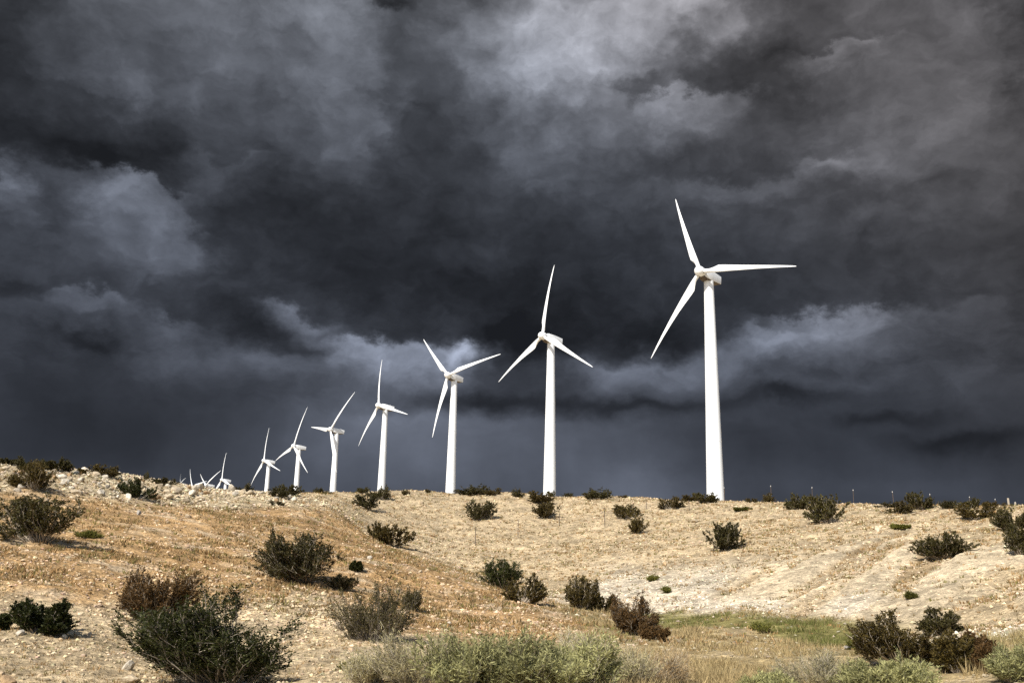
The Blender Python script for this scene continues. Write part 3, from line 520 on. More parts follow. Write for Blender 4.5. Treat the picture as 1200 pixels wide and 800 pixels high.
# ------------------------------------------------------------------ ground
az = np.concatenate([np.arange(-180, -34, 4.0), np.arange(-34, 34.001, 0.085), np.arange(38, 180, 4.0)])
rr = np.concatenate([np.geomspace(1.0, 11, 60)[:-1], np.geomspace(11, 140, 760), np.geomspace(146, 12000, 60)])
A, Rr = np.meshgrid(np.radians(az), rr)
gx, gy = (Rr * np.sin(A)).ravel(), (Rr * np.cos(A)).ravel()
gz = ground(gx, gy)
W = zones(gx, gy)
rl = rill(gx, gy)
W5 = np.clip(W[:, 5] * 1.5, 0, 1)
gz = gz + 0.4 * W5 * np.minimum(rl, 0.3) + .05 * fbm(gx * 1.7, gy * 1.7, 3, 14) * np.clip((130 - np.hypot(gx, gy)) / 30, 0, 1)
SOIL = np.array([[.46, .36, .225], [.42, .27, .13], [.57, .49, .37], [.37, .285, .15], [.46, .37, .235], [.58, .475, .325], [.27, .235, .09]])
def soil_colour(x, y, W, rl):
    c = W @ SOIL
    n = fbm(x * .45, y * .45, 4, 51); n2 = fbm(x * .12, y * .12, 3, 61); n3 = fbm(x * 1.6, y * 1.6, 4, 41, .65)
    c = c * (1 + 0.3 * n + 0.15 * n2 + .45 * n3)[:, None]
    t = np.clip(fbm(x * .8, y * .8, 3, 71) * 2.2 - 0.25, 0, 1) * (W[:, 1] * .75 + W[:, 0] * .35 + W[:, 3] * .4)
    c = c * (1 - t[:, None]) + np.array([.55, .44, .30]) * t[:, None]           # bare sandy patches
    g = np.clip(fbm(x * .35, y * .35, 4, 81) * 2.4 - .1, 0, 1) * W[:, 3] * .6 + np.clip(fbm(x * .6, y * .6, 4, 82) * 3.0 + .25, 0, 1) * W[:, 6]
    c = c * (1 - .7 * g[:, None]) + np.array([.15, .14, .05]) * .7 * g[:, None]  # green patches of the wash
    s = np.clip(.1 - rl * 4.0, 0, 1) * np.clip(W[:, 5] * 1.7, 0, 1)
    return c * (1 - s[:, None]) + c * np.array([.66, .60, .52]) * s[:, None]
gc = np.clip(soil_colour(gx, gy, W, rl), 0.02, 0.9)
na, nr = len(az), len(rr)
idx = np.arange(na * nr).reshape(nr, na)
nxt = np.roll(idx, -1, 1)
faces = np.stack([idx[:-1], nxt[:-1], nxt[1:], idx[1:]], -1).reshape(-1, 4)[:, ::-1]
gv = np.stack([gx, gy, gz], 1)
cen = len(gv)
gv = np.concatenate([gv, [[0, 0, float(gz[:na].mean())]]]); gc = np.concatenate([gc, gc[:1]])
hole = np.stack([np.full(na, cen), idx[0], np.roll(idx[0], -1), np.roll(idx[0], -1)], 1)
me = np_mesh('desert_ground', gv, faces, M_SOIL, True, gc)
bm = bmesh.new(); bm.from_mesh(me); bm.verts.ensure_lookup_table()
lay = bm.verts.layers.float_color.get('soil')
for i in range(na):
    f = bm.faces.new((bm.verts[cen], bm.verts[(i + 1) % na], bm.verts[i])); f.smooth = True
bm.to_mesh(me); bm.free()
tag(add('desert_ground', me), 'dry desert hills with tan gravel, orange annuals and a green wash', 'ground', None, 'structure')

GZ = gz.reshape(nr, na); i0 = int(np.argmin(np.abs(az + 34))); i1 = int(np.argmin(np.abs(az - 34)))
LR = np.log(rr)
def surf(x, y):
    """height of the ground mesh itself"""
    x = np.atleast_1d(np.asarray(x, float)); y = np.atleast_1d(np.asarray(y, float))
    a = np.degrees(np.arctan2(x, y)); l = np.log(np.hypot(x, y))
    ia = np.clip(np.searchsorted(az, a) - 1, 0, na - 2); ir = np.clip(np.searchsorted(LR, l) - 1, 0, nr - 2)
    fa = (a - az[ia]) / (az[ia + 1] - az[ia]); fr = (l - LR[ir]) / (LR[ir + 1] - LR[ir])
    return (GZ[ir, ia] * (1 - fa) + GZ[ir, ia + 1] * fa) * (1 - fr) + (GZ[ir + 1, ia] * (1 - fa) + GZ[ir + 1, ia + 1] * fa) * fr

# ------------------------------------------------------------------ gravel, dry tufts, wash grass: what nobody could count
rng = np.random.default_rng(11)
def sample_polar(n, r0, r1, p=1.0, a=33.0):
    """points in the hills ahead, denser close by"""
    u = rng.random(n)
    r = (r0 ** p + u * (r1 ** p - r0 ** p)) ** (1 / p)
    t = np.radians(rng.uniform(-a, a, n))
    return r * np.sin(t), r * np.cos(t), r

ICO_V = []
_t = (1 + 5 ** .5) / 2
ICO_V = np.array([(-1, _t, 0), (1, _t, 0), (-1, -_t, 0), (1, -_t, 0), (0, -1, _t), (0, 1, _t), (0, -1, -_t), (0, 1, -_t), (_t, 0, -1), (_t, 0, 1), (-_t, 0, -1), (-_t, 0, 1)]) / 1.902
ICO_F = np.array([(0, 11, 5), (0, 5, 1), (0, 1, 7), (0, 7, 10), (0, 10, 11), (1, 5, 9), (5, 11, 4), (11, 10, 2), (10, 7, 6), (7, 1, 8), (3, 9, 4), (3, 4, 2), (3, 2, 6), (3, 6, 8), (3, 8, 9), (4, 9, 5), (2, 4, 11), (6, 2, 10), (8, 6, 7), (9, 8, 1)])
OCT_V = np.array([(1, 0, 0), (-1, 0, 0), (0, 1, 0), (0, -1, 0), (0, 0, 1), (0, 0, -1.)])
OCT_F = np.array([(0, 2, 4), (2, 1, 4), (1, 3, 4), (3, 0, 4), (2, 0, 5), (1, 2, 5), (3, 1, 5), (0, 3, 5)])

def stones(x, y, size, cols, V, F):
    n = len(x); k = len(V)
    jit = 1 + rng.uniform(-.32, .32, (n, k, 1)); sc = size[:, None] * np.stack([rng.uniform(.7, 1.25, n), rng.uniform(.7, 1.25, n), rng.uniform(.4, .85, n)], 1)
    th = rng.uniform(0, 6.28, n); c, s = np.cos(th), np.sin(th)
    tilt = rng.normal(0, .35, n); ct, st = np.cos(tilt), np.sin(tilt)
    P = V[None] * jit * sc[:, None] * .5
    z = P[..., 2] * ct[:, None] + P[..., 0] * st[:, None]; X = P[..., 0] * ct[:, None] - P[..., 2] * st[:, None]
    P = np.stack([X * c[:, None] - P[..., 1] * s[:, None], X * s[:, None] + P[..., 1] * c[:, None], z], -1)
    P += np.stack([x, y, surf(x, y) + size * .1], 1)[:, None]
    return P.reshape(-1, 3), (F[None] + (np.arange(n) * k)[:, None, None]).reshape(-1, 3), np.repeat(cols, k, 0)

STONE = np.array([[.55, .44, .29], [.56, .42, .28], [.64, .57, .45], [.42, .35, .25], [.56, .47, .33], [.58, .48, .33], [.4, .34, .24]])
vs, fs, cs, off = [], [], [], 0
for n, r0, r1, p, s0, s1, V, F in ((46000, 11, 34, .7, .025, .10, ICO_V, ICO_F), (120000, 26, 112, .9, .055, .21, OCT_V, OCT_F)):
    x, y, r = sample_polar(n, r0, r1, p)
    Wz = zones(x, y); dens = Wz @ np.array([.85, .5, 1.0, .12, 1.0, .6, .1])
    dens *= 1 + Wz[:, 5] * np.where(rill(x, y) > .05, -.75, .5)
    dens *= np.clip(.65 + .9 * fbm(x * .5, y * .5, 3, 91), .08, 1)
    keep = rng.random(n) < dens
    x, y, r, Wz = x[keep], y[keep], r[keep], Wz[keep]
    size = (s0 + (s1 - s0) * rng.random(len(x)) ** 3.2) * (.6 + r / (r1 * 1.2)) * (1 + .5 * Wz[:, 4])
    col = Wz @ STONE
    col = col * rng.uniform(.75, 1.12, (len(x), 1)) * (1 + rng.normal(0, .035, (len(x), 3)))
    dark = rng.random(len(x)) < .12; col[dark] *= .55
    v, f, c = stones(x, y, size, np.clip(col, .02, .8), V, F)
    vs.append(v); fs.append(f + off); cs.append(c); off += len(v)
tag(add('gravel', np_mesh('gravel', np.concatenate(vs), np.concatenate(fs), M_GRAVEL, False, np.concatenate(cs))), 'loose pale gravel and stones strewn over the desert slopes', 'gravel', None, 'stuff')

def tufts(x, y, h, spread, cols, nb, width):
    """clumps of thin blades; every blade one triangle"""
    n = len(x); z = surf(x, y)
    th = rng.uniform(0, 6.283, (n, nb)); rad = rng.random((n, nb)) ** .6 * spread[:, None]
    bx = x[:, None] + np.cos(th) * rad * .5; by = y[:, None] + np.sin(th) * rad * .5
    hh = h[:, None] * rng.uniform(.45, 1.1, (n, nb)); le = rng.uniform(.15, .9, (n, nb)) * hh
    tx = bx + np.cos(th + rng.normal(0, .6, (n, nb))) * le; ty = by + np.sin(th + rng.normal(0, .6, (n, nb))) * le
    w = width[:, None] * rng.uniform(.6, 1.3, (n, nb)) * .5; a = rng.uniform(0, 3.14, (n, nb))
    zz = np.broadcast_to(z[:, None], bx.shape) - .01
    P = np.stack([np.stack([bx - np.cos(a) * w, by - np.sin(a) * w, zz], -1), np.stack([bx + np.cos(a) * w, by + np.sin(a) * w, zz], -1), np.stack([tx, ty, zz + hh], -1)], 2)
    C = np.repeat(np.clip(cols[:, None] * rng.uniform(.8, 1.2, (n, nb, 1)), .01, .8).reshape(-1, 3), 3, 0)
    m = n * nb
    return P.reshape(-1, 3), np.arange(m * 3).reshape(m, 3), C

def tuft_field(name, label, cat, parts):
    V, F, Cc, o = [], [], [], 0
    for v, f, c in parts:
        V.append(v); F.append(f + o); Cc.append(c); o += len(v)
    tag(add(name, np_mesh(name, np.concatenate(V), np.concatenate(F), M_TUFT, False, np.concatenate(Cc))), label, cat, None, 'stuff')

parts = []
for n, r0, r1, p, h0, h1, wd in ((36000, 11, 36, .7, .035, .11, .014), (90000, 28, 110, .9, .07, .22, .055)):
    x, y, r = sample_polar(n, r0, r1, p)
    Wz = zones(x, y); d = Wz @ np.array([.62, .8, .16, .25, .3, .3, .1]) * np.clip(.55 + 1.4 * fbm(x * .55, y * .55, 3, 101), .04, 1)
    d = d * (1 + Wz[:, 5] * np.where(rill(x, y) > .05, -.85, .9))
    k = rng.random(n) < d; x, y, r, Wz = x[k], y[k], r[k], Wz[k]
    mixc = rng.random((len(x), 1))
    col = np.where(rng.random((len(x), 1)) < .45, np.where(rng.random((len(x), 1)) < .4, np.array([[.20, .18, .06]]), np.array([[.21, .155, .075]])), np.array([[.32, .19, .08]]) * (1 - mixc) + np.array([[.42, .30, .15]]) * mixc)
    h = h0 + (h1 - h0) * rng.random(len(x)) ** 2
    parts.append(tufts(x, y, h, h * 1.6, col, 7, np.full(len(x), wd) * (.6 + r / r1)))
tuft_field('dry_annuals', 'low orange and straw dry annuals covering the slopes', 'dry plants', parts)
parts = []
x, y, r = sample_polar(90000, 14, 60, .8)
Wz = zones(x, y); green = Wz[:, 6]
clump = np.clip(.12 + 2.4 * fbm(x * .7, y * .7, 4, 83, .6), 0, 1.2)
d = np.clip((Wz[:, 3] + 1.5 * green) * 1.6 - .35, 0, 1) * clump
k = rng.random(len(x)) < d; x, y, r, green, clump = x[k], y[k], r[k], green[k], clump[k]
gr = np.clip(green * 1.5 - .35 + fbm(x * .35, y * .35, 4, 81) * 1.2 + rng.normal(0, .3, len(x)), 0, 1)[:, None]
col = np.array([[.40, .31, .16]]) * (1 - gr) + np.array([[.16, .165, .05]]) * gr
h = .05 + (.07 + .20 * clump) * rng.random(len(x)) ** 1.6
parts.append(tufts(x, y, h, h * 1.3, col, 9, .014 * (.6 + r / 30)))
tuft_field('wash_grass', 'green and straw grass growing on the floor of the wash', 'grass', parts)

# ------------------------------------------------------------------ shrubs
def unit(v): return v / np.maximum(np.linalg.norm(v, axis=-1, keepdims=True), 1e-9)

def tubes(P, rad, sides=3):
    """P (n,k,3) centre lines, rad (n,k)"""
    n, k, _ = P.shape
    T = unit(np.gradient(P, axis=1)); ref = np.array([.31, .87, .38])
    U = unit(np.cross(T, ref)); V = np.cross(T, U)
    ang = np.arange(sides) * 2 * math.pi / sides
    R = P[:, :, None] + rad[..., None, None] * (np.cos(ang)[:, None] * U[:, :, None] + np.sin(ang)[:, None] * V[:, :, None])
    id_ = np.arange(n * k * sides).reshape(n, k, sides); nx = np.roll(id_, -1, 2)
    F = np.stack([id_[:, :-1], nx[:, :-1], nx[:, 1:], id_[:, 1:]], -1).reshape(-1, 4)
    return R.reshape(-1, 3), F

def leaves(P, D, length, width, g):
    """diamond leaves at P pointing along D"""
    n = len(P); S = unit(np.cross(D, g.normal(size=(n, 3))))
    l = (length * g.uniform(.6, 1.3, n))[:, None]; w = (width * g.uniform(.6, 1.3, n))[:, None]
    q = np.stack([P, P + D * l * .5 + S * w * .5, P + D * l, P + D * l * .5 - S * w * .5], 1)
    return q.reshape(-1, 3), np.arange(n * 4).reshape(n, 4)

def grow(seed, w, h, clumps, stems, twigs, per, leaf_l, leaf_w, r0, lean=1.25, start=.35, up=.35, twig_len=.22, fill=.15, jit=1.0, even=.6):
    g = np.random.default_rng(seed)
    ca = g.uniform(0, 6.283, clumps); cp = lean * np.sqrt(g.uniform(.02, 1, clumps)); cr = g.uniform(even, 1.12, clumps)
    ci = g.integers(0, clumps, stems)
    a = ca[ci] + g.normal(0, .33 * jit, stems); ph = np.clip(cp[ci] + g.normal(0, .16 * jit, stems), 0, lean * 1.05); rd = cr[ci] * g.uniform(.72, 1.06, stems)
    tip = np.stack([np.sin(ph) * np.cos(a) * w / 2, np.sin(ph) * np.sin(a) * w / 2, np.maximum(np.cos(ph), .06) ** .75 * h], 1) * rd[:, None]
    b0 = np.stack([np.cos(a) * w * .05 * g.random(stems), np.sin(a) * w * .05 * g.random(stems), np.full(stems, -.05)], 1)
    ctl = tip * np.array([.62, .62, .34]) + g.normal(0, .06, (stems, 3)) * h
    t = np.linspace(0, 1, 7)[None, :, None]
    P = (1 - t) ** 2 * b0[:, None] + 2 * t * (1 - t) * ctl[:, None] + t ** 2 * tip[:, None]
    P[:, 1:-1] += g.normal(0, .018 * h, (stems, 5, 3))
    rad = r0 * g.uniform(.6, 1.2, (stems, 1)) * np.linspace(1, .25, 7)[None]
    V, F = tubes(P, rad)
    # twigs
    si = np.repeat(np.arange(stems), twigs); tt = start + (1 - start) * g.random(len(si)) ** .8
    f = tt * 6; i = np.minimum(f.astype(int), 5); fr = (f - i)[:, None]
    s = P[si, i] * (1 - fr) + P[si, i + 1] * fr; tan = unit(P[si, i + 1] - P[si, i])
    d = unit(tan + g.normal(0, .55, s.shape) + np.array([0, 0, up]))
    L = (twig_len * h * g.uniform(.5, 1.25, len(si)))[:, None]
    e = s + d * L; mid = (s + e) / 2 + g.normal(0, .08, s.shape) * L
    TV, TF = tubes(np.stack([s, mid, e], 1), np.tile(np.array([[.38, .28, .12]]) * r0, (len(si), 1)))
    BV = np.concatenate([V, TV]); BF = np.concatenate([F, TF + len(V)])
    # leaves on the outer part of every twig, some on the stems
    li = np.repeat(np.arange(len(si)), per); u = (fill + (1.05 - fill) * g.random(len(li)))[:, None]
    p = s[li] + (e[li] - s[li]) * u + g.normal(0, .012 * h, (len(li), 3))
    dd = unit(d[li] + g.normal(0, .6, p.shape))
    LV, LF = leaves(p, dd, leaf_l, leaf_w, g)
    ex = np.percentile(LV[:, 0], 99.8) - np.percentile(LV[:, 0], .2), np.percentile(LV[:, 1], 99.8) - np.percentile(LV[:, 1], .2)
    k3 = np.array([w / ex[0], w / ex[1], h / np.percentile(LV[:, 2], 99.9)]); LV = LV * k3; BV = BV * k3
    lo = LV[:, 2] < 0.0; LV[lo, 2] = np.abs(LV[lo, 2]) * .3
    return (BV, BF), (LV, LF)

BUSH_NAME = {'green': 'creosote_bush', 'olive': 'creosote_bush', 'brown': 'creosote_bush', 'rust': 'dry_bush', 'open': 'dry_bush', 'sage': 'sagebrush', 'sagedry': 'sagebrush', 'straw': 'straw_shrub', 'grass': 'weed_tuft'}
BUSH_CAT = {'creosote_bush': 'bush', 'dry_bush': 'bush', 'sagebrush': 'sagebrush', 'straw_shrub': 'shrub', 'weed_tuft': 'weed'}
BUSH_GROUP = {'creosote_bush': 'creosote bushes on the desert hills', 'dry_bush': 'dry reddish and grey bushes', 'sagebrush': 'pale sagebrush in the wash', 'straw_shrub': 'straw shrubs', 'weed_tuft': 'weed tufts'}

def make_bush(kind, seed, w, h, spec):
    nm = BUSH_NAME[kind]
    (bv, bf), (lv, lf) = grow(seed, w, h, **spec)
    root = empty(nm)
    if kind == 'grass':
        pass
    add('branches', np_mesh('branches', bv, bf, M_PALEWOOD if kind in ('sagedry', 'straw') else M_WOOD, False), root)
    add('foliage', np_mesh('foliage', lv, lf, LEAF[kind], False), root)
    return root

def spec_for(kind, r, w):
    close = r < 34; mid = r < 62
    if kind in ('sage',):
        return dict(clumps=26, stems=190 if close else 70, twigs=7, per=12, leaf_l=.085, leaf_w=.016, r0=.006, lean=1.3, start=.45, up=1.1, twig_len=.26, fill=0.0, jit=.75)
    if kind == 'sagedry':
        return dict(clumps=14, stems=150, twigs=6, per=9, leaf_l=.06, leaf_w=.010, r0=.007, lean=1.25, start=.35, up=.9, twig_len=.3, fill=0.0)
    if kind == 'straw':
        return dict(clumps=12, stems=150, twigs=6, per=8, leaf_l=.075, leaf_w=.009, r0=.006, lean=1.35, start=.25, up=.8, twig_len=.34, fill=0.0)
    if kind == 'grass':
        return dict(clumps=8, stems=60, twigs=6, per=10, leaf_l=.10 if mid else .2, leaf_w=.02 if mid else .06, r0=.004, lean=1.3, start=.1, up=.8, twig_len=.4, fill=0.0)
    if kind == 'open':
        return dict(clumps=12, stems=100, twigs=8, per=16, leaf_l=.045, leaf_w=.024, r0=.010, lean=1.2, start=.3, up=.6, twig_len=.24)
    if close:
        return dict(clumps=10, stems=120, twigs=10, per=32, leaf_l=.045, leaf_w=.023, r0=.014, lean=1.32, start=.38, up=.6, twig_len=.17)
    if mid:
        return dict(clumps=8, stems=90, twigs=9, per=24, leaf_l=.065, leaf_w=.036, r0=.015, lean=1.35, start=.3, up=.35, twig_len=.15, even=.85)
    return dict(clumps=7, stems=60, twigs=8, per=11, leaf_l=.13, leaf_w=.075, r0=.018, lean=1.38, start=.22, up=.3, twig_len=.16, even=.85)

protos = {}
for n_, sh in enumerate(SHRUBS):
    kind, x, y, w, h, label = sh[:6]
    r = math.hypot(x, y)
    w = max(w, .3) * (1.1 if r < 40 and kind not in ('sage', 'sagedry', 'straw') else 1.0); h = max(h, .2)
    far = r > 62 and kind in ('olive', 'brown', 'green')
    key = (kind, n_ % 4) if far else None
    if key in protos:
        root, w0, h0 = protos[key]; root = copy_tree(root)
    else:
        w0, h0 = (2.6, 1.4) if far else (w, h)
        root = make_bush(kind, 300 + n_, w0, h0, spec_for(kind, r, w))
        if far: protos[key] = (root, w0, h0)
    root.location = (x, y, float(surf(x, y)[0]) - .03)
    root.rotation_euler = (0, 0, (n_ * 2.399) % 6.283)
    root.scale = (w / w0, w / w0, h / h0)
    nm = BUSH_NAME[kind]
    tag(root, label, BUSH_CAT[nm], BUSH_GROUP[nm])

# ------------------------------------------------------------------ rocks
def rock_mesh(seed, sub=2):
    g = np.random.default_rng(seed)
    bm = bmesh.new(); bmesh.ops.create_icosphere(bm, subdivisions=sub, radius=.5)
    cut = [(unit(g.normal(size=3)), g.uniform(.2, .38)) for _ in range(12)]
    ph = g.uniform(0, 9, 6)
    for v in bm.verts:
        p = np.array(v.co)
        for nrm, dd in cut:                                      # broken flat faces
            k = p @ nrm
            if k > dd: p = p - nrm * (k - dd) * .9
        p = p * (1 + .06 * math.sin(7 * p[0] + ph[0]) * math.sin(8 * p[1] + ph[1]) + .04 * math.sin(15 * p[2] + ph[2] + 9 * p[0]))
        v.co = p
    me = bpy.data.meshes.new('rock'); bm.to_mesh(me); bm.free()
    return me
rg = random.Random(4)
rock_meshes = {}
def place_rock(x, y, w, h, shade, seed, label, group, name='rock'):
    key = (seed % 7, shade)
    if key not in rock_meshes:
        m_ = rock_mesh(seed % 7 + 40); m_.materials.append(ROCK[shade]); rock_meshes[key] = m_
    o = add(name, rock_meshes[key])
    o.location = (x, y, float(surf(x, y)[0]) + h * .28)
    o.scale = (w * 1.15, w * rg.uniform(.8, 1.1), h * 1.25); o.rotation_euler = (rg.uniform(-.2, .2), rg.uniform(-.2, .2), rg.uniform(0, 6.28))
    tag(o, label, 'rock', group)
for i, (x, y, w, h, shade, label) in enumerate(ROCKS):
    place_rock(x, y, w, h, shade, i, label, 'rocks set apart on the slopes', 'boulder' if w > .7 else 'rock')
for i, (x, y, s) in enumerate(RUBBLE):
    band = i < 190
    place_rock(x, y, s, s * rg.uniform(.5, .85), rg.choice(['pale', 'white', 'white', 'pale', 'tan'] if band else ['pale', 'pale', 'tan']), i * 3 + 1,
               'pale rock, one of the rubble band under the rocky skyline' if band else 'small pale stone strewn on the gravel bank below the turbines',
               'rubble along the rocky skyline' if band else 'stones strewn on the gravel bank')

# ------------------------------------------------------------------ fence posts
def post_meshes(pale):
    a = bmesh.new()
    s, f = (.028, .016) if not pale else (.06, .06)
    outline = [(-s, -.008), (s, -.008), (s, .008), (.008, .008), (.008, f * 2), (-.008, f * 2), (-.008, .008), (-s, .008)] if not pale else [(-s, -s), (s, -s), (s, s), (-s, s)]
    lo = [a.verts.new((x, y, -.15)) for x, y in outline]; hi = [a.verts.new((x, y, 1)) for x, y in outline]
    n = len(outline)
    for i in range(n): a.faces.new((lo[i], lo[(i + 1) % n], hi[(i + 1) % n], hi[i]))
    a.faces.new(hi); a.faces.new(lo[::-1])
    me = bpy.data.meshes.new('stake'); a.to_mesh(me); a.free(); me.materials.append(M_PALEPOST if pale else M_POST)
    b = bmesh.new(); bmesh.ops.create_cone(b, cap_ends=True, segments=8, radius1=.04, radius2=.03, depth=.12)
    bmesh.ops.translate(b, verts=b.verts, vec=(0, .008, 0))
    mt = bpy.data.meshes.new('white_tip'); b.to_mesh(mt); b.free(); mt.materials.append(M_TIP)
    return me, mt
P_DARK = post_meshes(False); P_PALE = post_meshes(True)
for i, (x, y, h, label) in enumerate(POSTS):
    pale = 'thicker' in label
    st, tp = P_PALE if pale else P_DARK
    root = empty('fence_post', (x, y, float(surf(x, y)[0])))
    s = add('stake', st, root); s.scale = (1, 1, h)
    if 'white-tipped' in label or 'biggest tower' in label and 'thin post' in label:
        t = add('white_tip', tp, root); t.location = (0, 0, h)
    root.rotation_euler = (rg.uniform(-.03, .03), rg.uniform(-.03, .03), rg.uniform(0, 1))
    tag(root, label, 'fence post', 'thin posts of the fence line')

# ------------------------------------------------------------------ wind turbines
H, R_BLADE, REACH, TILT = 55.0, 22.0, 3.3, math.radians(5)
def loft(rings, cap=True):
    bm = bmesh.new(); vr = [[bm.verts.new(p) for p in ring] for ring in rings]
    n = len(rings[0])
    for a, b in zip(vr, vr[1:]):
        for i in range(n): bm.faces.new((a[i], a[(i + 1) % n], b[(i + 1) % n], b[i]))
    if cap: bm.faces.new(vr[0][::-1]); bm.faces.new(vr[-1])
    bmesh.ops.recalc_face_normals(bm, faces=bm.faces)
    return bm
def finish(bm, name, mat, smooth=True, sharp=35):
    me = bpy.data.meshes.new(name); 
    for f in bm.faces: f.smooth = smooth
    for e in bm.edges:
        if len(e.link_faces) == 2 and e.calc_face_angle(0) > math.radians(sharp): e.smooth = False
    bm.to_mesh(me); bm.free(); me.materials.append(mat)
    return me
def circle(r, z, n=40, ox=0, oy=0): return [(ox + r * math.cos(2 * math.pi * i / n), oy + r * math.sin(2 * math.pi * i / n), z) for i in range(n)]

def tower_mesh():
    prof = [(2.15, -2.5), (2.15, .25), (1.93, .26)]
    top = H - 1.15
    for k in range(1, 13):
        z = .26 + (top - .26) * k / 12; r = 1.93 + (1.03 - 1.93) * k / 12
        prof.append((r, z))
        if k in (4, 8): prof += [(r + .03, z + .02), (r + .03, z + .16), (r, z + .18)]        # section flanges
    return finish(loft([circle(r, z) for r, z in prof]), 'tower', M_WHITE)
def door_mesh():
    bm = bmesh.new(); bmesh.ops.create_cube(bm, size=1)
    for v in bm.verts: v.co = Vector((v.co.x * .9, v.co.y * .2, v.co.z * 2.1))
    bmesh.ops.bevel(bm, geom=bm.edges[:], offset=.06, segments=2)
    return finish(bm, 'door', M_WHITE)
def along(s, x, z):
    """point at distance s ahead of the hub along the rotor axis, x to the side and z above the axis"""
    return (x, REACH + s * math.cos(TILT) - z * math.sin(TILT), H + s * math.sin(TILT) + z * math.cos(TILT))
def nacelle_mesh():
    rings = []
    for s, hw, zt, zb in ((-.95, .66, .66, -.66), (-1.15, .90, .86, -.98), (-1.5, 1.0, .98, -1.16), (-3.4, 1.04, 1.04, -1.2), (-5.4, 1.0, 1.0, -1.02), (-7.0, .92, .92, -.80)):
        c = .12; pts = [(-hw + c, zt), (hw - c, zt), (hw - c * .3, zt - c * .3), (hw, zt - c), (hw, zb + c), (hw - c * .3, zb + c * .3), (hw - c, zb), (-hw + c, zb), (-hw + c * .3, zb + c * .3), (-hw, zb + c), (-hw, zt - c), (-hw + c * .3, zt - c * .3)]
        rings.append([along(s, x, z) for x, z in pts])
    return finish(loft(rings), 'nacelle', M_WHITE, True, 25)
def ring_on_axis(s, r, n=28): return [along(s, r * math.cos(2 * math.pi * i / n), r * math.sin(2 * math.pi * i / n)) for i in range(n)]
def hub_mesh():
    prof = [(-.9, .95), (-.6, 1.06), (.35, 1.1), (.75, 1.02), (1.1, .80), (1.32, .52), (1.45, .22), (1.47, .04)]
    return finish(loft([ring_on_axis(s, r) for s, r in prof]), 'hub', M_WHITE)
def underside_mesh():  # thin dark brown slab along the nacelle underside, reaching below the hub
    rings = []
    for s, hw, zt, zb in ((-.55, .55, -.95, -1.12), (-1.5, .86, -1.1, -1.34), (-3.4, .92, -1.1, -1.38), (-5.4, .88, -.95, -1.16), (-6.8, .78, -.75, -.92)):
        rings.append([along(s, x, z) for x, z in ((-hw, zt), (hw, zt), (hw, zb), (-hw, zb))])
    return finish(loft(rings), 'underside_slab', M_UNDERSIDE, False)
def mast_mesh():
    return finish(loft([[along(-5.6 + .04 * c, .3 + .04 * s_, z) for c, s_ in ((1, 0), (0, 1), (-1, 0), (0, -1))] for z in (.8, 1.6)]), 'sensor_mast', M_WHITE)
def blade_mesh():
    sec = [(.75, .92, .46, .92, 0), (1.7, .92, .46, .90, 0), (2.3, 1.05, .48, .80, 14), (3.2, 1.45, .50, .60, 13), (4.2, 1.78, .50, .46, 12), (5.4, 1.72, .48, .38, 11), (7.5, 1.46, .44, .28, 9), (10, 1.18, .38, .20, 7), (13, .90, .30, .14, 5), (16, .66, .23, .10, 3), (19, .44, .16, .06, 2), (21, .27, .10, .04, 1), (21.7, .17, .07, .025, 1), (22, .05, .03, .012, 1)]
    prof = [(0, 0), (.04, .36), (.14, .48), (.32, .5), (.55, .36), (.8, .15), (1, .015), (1, -.015), (.8, -.10), (.55, -.26), (.32, -.42), (.14, -.44), (.04, -.32)]
    n = len(prof); rings = []
    for r, ch, lead, th, tw in sec:
        k = max(0.0, min(1.0, (r - 1.7) / 2.0)); c, s = math.cos(math.radians(tw)), math.sin(math.radians(tw)); ring = []
        for i, (u, v) in enumerate(prof):
            ax, ay = u * ch - lead, v * th
            ang = math.pi - i * 2 * math.pi / n; cx, cy = math.cos(ang) * .46, math.sin(ang) * .46
            px, py = ax * k + cx * (1 - k), ay * k + cy * (1 - k)
            ring.append((px * c + py * s, -px * s + py * c - 1.7 * (r / 22) ** 2.3, r))
        rings.append(ring)
    return finish(loft(rings), 'blade', M_WHITE, True, 60)
def collar_mesh():
    return finish(loft([circle(r, z, 24) for r, z in ((.47, .95), (.53, .96), (.53, 1.06), (.47, 1.07))]), 'root_collar', M_SEAM)

TM = dict(tower=tower_mesh(), door=door_mesh(), nacelle=nacelle_mesh(), hub=hub_mesh(), mast=mast_mesh(), underside=underside_mesh(), blade=blade_mesh(), collar=collar_mesh())
def make_turbine():
    root = empty('wind_turbine')
    tw = add('tower', TM['tower'], root)
    d = add('door', TM['door'], tw); d.location = (0, 1.9, 1.5)
    nc = add('nacelle', TM['nacelle'], root)
    add('underside_slab', TM['underside'], root)
    add('sensor_mast', TM['mast'], nc)
    add('hub', TM['hub'], root)
    for k in range(3):
        b = add('blade', TM['blade'], root); add('root_collar', TM['collar'], b)
    return root
def set_phase(root, phase):
    a = Vector((0, math.cos(TILT), math.sin(TILT))); e1 = Vector((-1, 0, 0)); e2 = a.cross(e1)
    for k, b in enumerate([c for c in root.children if c.name.startswith('blade')]):
        t = math.radians(phase + 120 * k); z = e2 * math.cos(t) + e1 * math.sin(t); x = a.cross(z)
        b.rotation_euler = Matrix((x, a, z)).transposed().to_euler(); b.location = (0, REACH, H)
proto = make_turbine()
roots = [proto if i == 0 else copy_tree(proto) for i in range(len(TURBINES))]
